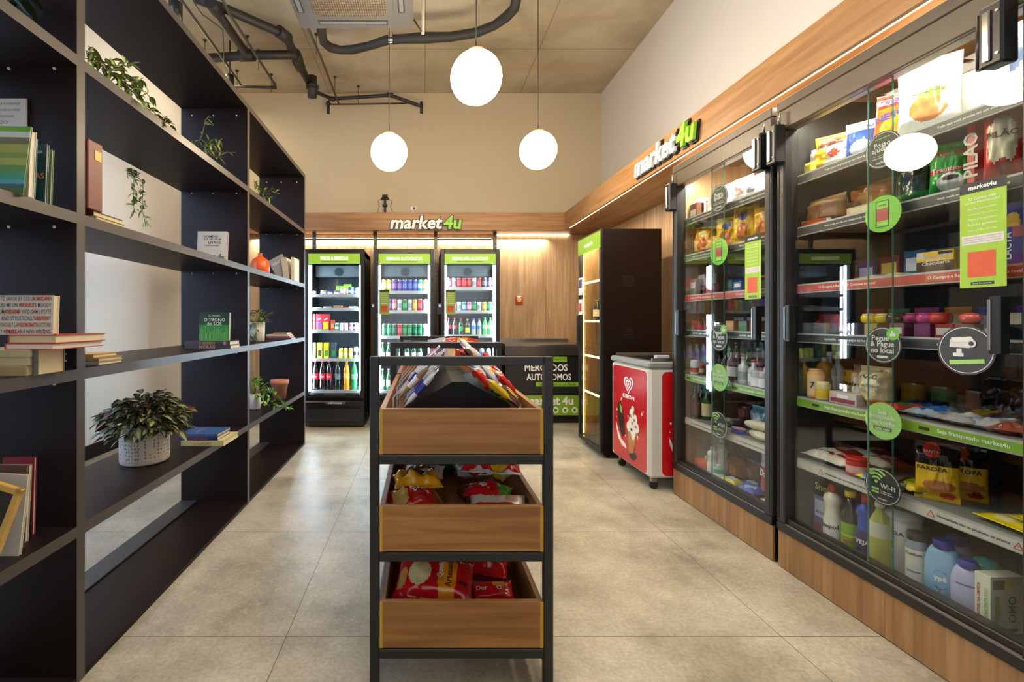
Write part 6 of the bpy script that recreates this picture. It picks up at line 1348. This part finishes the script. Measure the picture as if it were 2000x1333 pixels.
m_ = MB(); m_.lathe([(.042, .132), (.042, .15), (.036, .175), (.022, .192), (.004, .196)], G('#1a9a94', .2), 26); m_.build('cap', t)
carton('white washing powder box with dark vertical lettering and green panel, nearest', .115, .042, .185, P('#d8d6c4', .4), (1.857, 1.478, BK), .03, [('OMO', P('#2a2c30', .4), .014, -.012, .085, PI/2), ('LAVAGEM PERFEITA', P('#7a9a3a', .4), -.026, -.02, .06, PI/2)],
       side=[('IMBATIVEL NA LIMPEZA', P('#a8302a', .4), -.010, 0, .12, PI/2), ('CONCENTRADO', P('#7aa83a', .4), .010, 0, .10, PI/2)], zones=((.06, .40, .78, .94, P('#5a6a50', .4)), (.24, .40, .78, .94, P('#8aae4a', .4)), (.46, .62, .80, .93, P('#e0c41c', .4)), (.12, .26, .2, .66, P('#7aa83a', .4)), (.3, .8, .04, .10, P('#3a6a7a', .4))))
carton('second washing powder carton in dull red behind the white washing powder box', .09, .06, .13, P('#8a4a3c', .4), (2.03, 1.44, BK), R90)

# far cabinet goods
w_ = 'top shelf of the far cabinet'
for i, (px, c, h, nm) in enumerate(((1341, '#7a4a38', .10, 'brown'), (1352, '#f0e8d8', .13, 'white'), (1362, '#e8c848', .11, 'yellow'), (1375, '#e0705a', .10, 'coral'), (1388, '#d89090', .10, 'rose'), (1400, '#c87a5a', .10, 'terracotta'))):
    carton('%s cake mix box on the %s' % (nm, w_), .085, .05, h, P(c, .4), S(px, 1.90, 'A'), R90, zones=((.15, .85, .2, .6, P('#f0d8b0', .4)),))
for i, (px, nm) in enumerate(((1425, 'white crumpled bag with pointed top'), (1450, 'pale pinkish flour bag'), (1475, 'white flour bag with dark print'))):
    bag('%s on the %s' % (nm, w_), .15, .16-.02*(i == 2), .07, bands(G(('#f0ece6', '#e0d0d0', '#e4e0dc')[i], .3), ('e', 0, .45, .5, .2, G(('#e8d8c8', '#c89090', '#8a8a98')[i], .3))), S(px, 1.90, 'A'), (-.05, 0, R90+.1))
w_ = 'second shelf of the far cabinet'
YB_ = G('#e8ac14', .18)
for i, (px, X, h, rot_, nm) in enumerate(((1343, 1.97, .19, 0, 'tall yellow crisps bag at the far end'), (1365, 1.86, .12, .1, 'low yellow crisps bag'), (1382, 1.95, .17, -.1, 'pale yellow crisps bag'), (1398, 1.86, .10, 0, 'small golden snack bag'), (1422, 1.90, .20, .1, 'yellow crisps bag beside the blue one'), (1443, 1.86, .235, 0, 'tall yellow bag with black lettering'), (1478, 1.95, .16, .1, 'orange-yellow crisps bag'), (1493, 1.88, .19, 0, 'yellow crisps bag beside the door frame'))):
    bag('%s, %s' % (nm, w_), .14, h, .08, bands(G(('#dca018', '#e8c050', '#e0b850', '#e8b028', '#f0c018', '#f2c010', '#d88a18', '#e8a414')[i], .18), ('e', 0, .35, .5, .2, G('#c86a28', .3)), ('e', .1, .7, .4, .1, G('#3a4a9a', .3) if i in (4, 5) else G('#f0e0a0', .2))), S(px, X, 'B'), (-.05, 0, RB+rot_), [('RUFFLES', K_, 0, .05, .09)] if i == 5 else [], wr=.9)
bag('blue crisps bag standing among the yellow ones in the far cabinet', .14, .25, .07, bands(G('#2a8ac8', .18), ('e', 0, .3, .5, .2, G('#8ac8e8', .2)), ('b', 0, .12, G('#e8c84a', .2))), S(1408, 2.0, 'B'), rz(.05))
w_ = 'third shelf of the far cabinet'
for i, (px, c, h, nm) in enumerate(((1340, '#8a8078', .11, 'grey-brown'), (1362, '#c8c0b8', .14, 'pale'), (1380, '#d0c8c0', .145, 'cream'), (1350, '#b83a50', .07, 'crimson'), (1385, '#a8586a', .07, 'dusty pink'), (1440, '#3a4a5a', .06, 'slate'), (1470, '#5a3a3a', .07, 'maroon'))):
    carton('%s biscuit box on the %s' % (nm, w_), .07, .045, h, P(c, .4), S(px, 2.02 if i < 3 else 1.86, 'C'), R90, zones=((.15, .85, .45, .8, P('#e0d8d0', .4)),))
w_ = 'fourth shelf of the far cabinet'
for i, (px, c, nm) in enumerate(((1335, '#c85a3a', 'rust'), (1350, '#b8483a', 'brick'), (1368, '#d8a890', 'peach'), (1390, '#8a5a4a', 'cocoa'), (1425, '#c87a3a', 'amber'), (1450, '#5a6a4a', 'moss'), (1472, '#a8303a', 'cherry'))):
    carton('%s coloured sweets box on the %s' % (nm, w_), .07, .07, .06, P(c, .35), S(px, 1.88, 'D'), R90)
w_ = 'on the green-railed shelf of the far cabinet'
for i, (px, X, body, lab, cap, h, kind, nm) in enumerate(((1340, 1.95, '#c8ccd8', '#b03a2a', '#e8e8f0', .10, 'jar', 'silver lidded sauce jar'), (1352, 1.90, '#b85a3a', '#e0d8d0', '#2a3a6a', .09, 'jar', 'reddish relish jar'), (1408, 1.98, '#2a1c18', '#c8b8a0', '#1c1c1c', .17, 'wine', 'dark soy sauce bottle'), (1418, 1.90, '#1c1410', '#d8c01c', '#2a3a2a', .18, 'wine', 'dark bottle with yellow label'), (1430, 1.86, '#6a1c20', '#d8d4dc', '#8a1c1c', .19, 'wine', 'red sauce bottle with white label'), (1441, 1.98, '#7a1c24', '#e0dce0', '#7a1c1c', .20, 'wine', 'second red sauce bottle'), (1452, 1.86, '#c8d0d8', '#9aa0a8', '#c8c8c8', .15, 'wine', 'clear vinegar bottle'), (1462, 1.97, '#4a7a3a', '#d8d8c8', '#2a5a2a', .19, 'beer', 'green olive oil bottle'), (1472, 1.86, '#b8bcc4', '#e0e0e4', '#c04a3a', .14, 'wine', 'clear dressing bottle with red cap'), (1482, 1.95, '#8a2c34', '#e8e0e4', '#c8c8d0', .20, 'wine', 'ruby wine vinegar bottle'), (1493, 1.86, '#c8a8a8', '#f0e8ec', '#e8e8ec', .16, 'wine', 'pale pink dressing bottle'))):
    bottle(kind, '%s %s' % (nm, w_), .028, h, P(body, .12, coat=.5), P(lab, .4), P(cap, .35), S(px, X, 'E'), R90, zone=(.18, .48), capr=.8 if kind == 'jar' else .42)
bag('orange pouch among the sauce bottles of the far cabinet', .12, .15, .05, bands(G('#d8501c', .15), ('e', 0, .5, .5, .2, G('#f0a070', .2))), S(1452, 2.08, 'E'), rz(0), wr=1.2)
for i, px in enumerate((1470, 1484)): bottle('jar', ('glass jar with white label at the green shelf edge', 'second glass jar with white label nearer the frame')[i], .030, .09, P('#a8a8b0', .1, coat=.5), P('#e4e4ea', .4), P('#c8ccd4', .3), S(px, 1.82, 'E'), R90, zone=(.05, .6), capr=.85)
w_ = 'on the white-railed shelf of the far cabinet'
for i, (px, c, l_, nm) in enumerate(((1346, '#3a1c18', '#5a2a24', 'dark brown beer bottle'), (1358, '#2a1a14', '#4a3a2a', 'second dark brown beer bottle'), (1368, '#1c5a2a', '#e8e8e0', 'green beer bottle with white label'), (1381, '#244a24', '#d8c8a0', 'olive green beer bottle with cream label'))):
    bottle('beer', '%s %s' % (nm, w_), .033, .22, P(c, .12, coat=.5), P(l_, .4), P('#3a6a3a', .4), S(px, 1.90, 'F'), R90, zone=(.12, .5))
lying('flat dark tin lying %s' % w_, .12, .10, .05, bands(G('#4a4a52', .2), ('e', 0, .5, .7, .4, G('#8a8078', .2))), S(1415, 1.88, 'F'), R90)
t = thing('tin', 'low blue oval fish tin at the front of the white-railed shelf', 'tin', S(1443, 1.86, 'F')); m_ = MB(); m_.lathe([(.050, 0), (.053, .004), (.053, .024), (.050, .028)], G('#1c3ab0', .2), 28, sx=.6); m_.build('body', t); m_ = MB(); m_.lathe([(.047, .0281), (.0465, .030)], G('#e8b0a0', .3), 28, sx=.6); m_.build('lid', t)
bag('maroon soup pouch at the back of the white-railed shelf', .13, .15, .05, bands(G('#5a1c20', .2), ('e', 0, .5, .5, .2, G('#8a4a3a', .2))), S(1455, 2.05, 'F'), rz(0))
bag('silver-blue crinkled bag near the frame of the white-railed shelf', .14, .16, .06, bands(G('#7ab0c8', .12), ('e', 0, .5, .5, .25, G('#e0e8f0', .12))), S(1487, 1.98, 'F'), rz(0), wr=1.5)
for i, (px, X, z) in enumerate(((1470, 1.83, 0), (1488, 1.84, .0), (1480, 1.86, .052))):
    m_ = MB(); m_.ball((0, 0, .026), .10, P('#d8cdb8', .35), 14, sz=.26, sx=.32, sy=.9); o_ = m_.build('bread_roll', loc=(X, yc(px, X), ZS['F']+z), rot=(0, 0, .2*i-.2)); tag(o_, ('cream baguette-like roll pack at the front of the white-railed shelf', 'second cream roll pack beside the door frame, far cabinet', 'cream roll pack resting on the two others, far cabinet')[i], 'bread')
w_ = 'on the floor shelf of the far cabinet'
carton('orange and purple detergent box %s' % w_, .13, .08, .075, P('#e0641c', .35), (1.85, yc(1365, 1.85), BK), R90, zones=((.2, .5, .1, .6, P('#5a4ab0', .4)), (.6, .9, .3, .7, P('#e8403a', .4))))
carton('cream and green box beside the orange one %s' % w_, .05, .08, .10, P('#d8c8a0', .35), (1.87, yc(1347, 1.87), BK), R90)
for i, (px, X, c, h, nm) in enumerate(((1382, 1.99, '#c8bca4', .22, 'beige spray bottle'), (1392, 1.87, '#d0ccc4', .20, 'pale printed bottle'), (1412, 1.97, '#d8ccb8', .20, 'cream bottle'), (1400, 1.84, '#3ab0a0', .11, 'turquoise bottle'))):
    bottle('limpol', '%s %s' % (nm, w_), .032, h, G(c, .3), P('#e8e4dc', .4), G('#d8d4cc', .3), (X, yc(px, X), BK), R90, zone=(.15, .5), caph=.1)
for i, (px, X, c, nm) in enumerate(((1432, 1.84, '#2a4ab8', 'blue'), (1450, 1.84, '#3a5ac8', 'brighter blue'), (1412, 1.82, '#d8c83a', 'yellow'))):
    lying('%s sponge pack lying %s' % (nm, w_), .12, .10, .05, bands(G(c, .2), ('e', 0, .5, .6, .3, G('#c8d0e8', .3))), (X, yc(px, X), BK), R90+.1*i)
for i, (px, X) in enumerate(((1440, 2.0), (1460, 2.02))): bag(('orange-brown pet food bag standing at the back of the floor shelf', 'second orange-brown pet food bag next to the lettered one')[i], .14, .14, .07, bands(G('#8a4a24', .25), ('e', 0, .4, .5, .3, G('#c87a3a', .3))), (X, yc(px, X), BK), rz(0))
bag('tall red bag with pale top and large white script near the frame, far cabinet', .15, .25, .06, bands(G('#b8302a', .25), ('b', .78, 1, G('#c8b0b4', .3)), ('e', 0, .1, .8, .08, G('#d89a70', .3))), (1.87, yc(1484, 1.87), BK), rz(.05), [('Dobs', M_WHITE, 0, .03, .12)])
lying('cream soft pack lying at the near end of the far cabinet floor', .12, .12, .04, bands(G('#d8c8b8', .3)), (1.82, yc(1487, 1.82), BK), R90)

# second rows of the near and far cabinet
NUMW = ('first', 'second', 'third', 'fourth', 'fifth', 'sixth', 'seventh', 'eighth')
for i, (c, c2_, nm) in enumerate((('#5a2a8a', '#d8c8e8', 'violet'), ('#8a1c2c', '#e8c050', 'burgundy'), ('#2a6a9a', '#e8e8f0', 'sky blue'), ('#b8581c', '#f0d0a0', 'burnt orange'), ('#3a7a3a', '#e0e8c0', 'leaf green'), ('#c8a030', '#6a3a1c', 'golden'))):
    carton('%s wafer packet in the back row of the third shelf, near cabinet' % nm, .085, .04, .10+.012*(i % 3), P(c, .35), (2.06, 2.14-.105*i, ZS['C']), R90, zones=((.12, .88, .3, .75, P(c2_, .4)),))
for i, (c, c2_, nm) in enumerate((('#c8202c', '#f0e0d0', 'red'), ('#3a8a4a', '#f0e0a0', 'green'), ('#d86aa0', '#f8e8f0', 'pink'), ('#e88a1c', '#fff0c0', 'orange'), ('#3a4ab0', '#d0d8f8', 'royal blue'), ('#8a3a9a', '#f0d0f0', 'purple'))):
    bag('small %s sweets bag standing at the back of the fourth shelf, near cabinet' % nm, .085, .115, .035, bands(G(c, .2), ('e', 0, .5, .6, .22, G(c2_, .2))), (2.08, 2.12-.11*i, ZS['D']), rz(.1), nu=14, nv=20)
for i, (c, c2_, nm) in enumerate((('#7a2a1c', '#e8c898', 'dark coffee'), ('#b03a1c', '#f0d8b0', 'brick coloured'), ('#2a3a2a', '#b8c890', 'dark olive'), ('#9a6a2c', '#f0e0c0', 'caramel'), ('#b8941c', '#f8f0c8', 'mustard'))):
    bag('%s filter coffee bag in the back row of the second shelf, near cabinet' % nm, .10, .19, .05, bands(G(c, .25), ('e', 0, .5, .6, .22, G(c2_, .25))), (2.12, 2.10-.135*i, ZS['B']), rz(.0), nu=14, nv=20)
for i, (c, nm) in enumerate((('#a8322a', 'tomato red'), ('#c89a2c', 'corn yellow'), ('#4a7a3a', 'pea green'), ('#8a5a3a', 'bean brown'), ('#b0b4b8', 'plain silver'), ('#c8682c', 'pumpkin orange'))):
    t = thing('tin', '%s food tin in the back row of the fifth shelf, near cabinet' % nm, 'tin', (2.14, 2.13-.12*i, ZS['E'])); m_ = MB(); m_.lathe([(.036, 0), (.037, .004), (.037, .008), (.0365, .09), (.037, .094), (.036, .098)], [M_STEEL, M_STEEL, P(c, .4), M_STEEL, M_STEEL], 22); m_.build('body', t); m_ = MB(); m_.lathe([(.034, .0981), (.0335, .096)], M_STEEL, 22); m_.build('lid', t)
for i, (c, c2_, nm) in enumerate((('#2a5aa8', '#e0e8f8', 'blue'), ('#c83a5a', '#f8e0e8', 'rose'), ('#d8a02c', '#fff0c8', 'amber'), ('#4a8a5a', '#e0f0e0', 'mint green'), ('#7a5ab0', '#e8e0f8', 'lavender'), ('#c8502c', '#f8e0c8', 'coral'))):
    carton('%s carton in the back row of the third shelf, far cabinet' % nm, .085, .045, .11+.012*(i % 2), P(c, .35), (2.10, 3.08-.125*i, ZS['C']), R90, zones=((.12, .88, .3, .75, P(c2_, .4)),))
    carton('%s flat carton in the back row of the fourth shelf, far cabinet' % nm, .09, .06, .085, P(c2_, .35), (2.10, 3.06-.125*i, ZS['D']), R90, zones=((.12, .88, .2, .75, P(c, .4)),))

# ------------------------------------------------------------------ settle the shelf goods: neighbours that would share space stand one behind the other
bpy.context.view_layer.update()
def wbox(o):
    pts = []
    for q in [o]+[c for c in o.children_recursive]:
        if q.type == 'MESH': pts += [q.matrix_world @ Vector(c) for c in q.bound_box]
    return [min(p[i] for p in pts) for i in range(3)], [max(p[i] for p in pts) for i in range(3)]
goods = []
for o in list(COL.objects):
    if o.parent is None and 'category' in o and o.type in ('MESH', 'EMPTY') and 1.79 < o.location.x < 2.28 and 1.2 < o.location.y < 3.2 and .15 < o.location.z < 2.2:
        lo, hi = wbox(o); goods.append([o, lo, hi])
goods.sort(key=lambda g: g[1][0])
done = []
for g in goods:
    o, lo, hi = g
    lim = (1.307, 2.240) if o.location.y < 2.27 else (2.311, 3.183)
    dy = max(0, lim[0]-lo[1])-max(0, hi[1]-lim[1]); dx = max(0, 1.818-lo[0])
    lo = [lo[0]+dx, lo[1]+dy, lo[2]]; hi = [hi[0]+dx, hi[1]+dy, hi[2]]
    for _ in range(8):
        hit = None
        for (p, a, c) in done:
            ov = [min(hi[i], c[i])-max(lo[i], a[i]) for i in range(3)]
            if ov[0] > .45*min(hi[0]-lo[0], c[0]-a[0]) and ov[2] > .02 and ov[1] > .45*min(hi[1]-lo[1], c[1]-a[1]): hit = (a, c); break
        if not hit: break
        sh = (hit[1][0]-lo[0])*.62
        if hi[0]+sh > 2.272 or dx+sh > .075: break
        lo[0] += sh; hi[0] += sh; dx += sh
    o.location.x += dx; o.location.y += dy
    done.append((o, lo, hi))
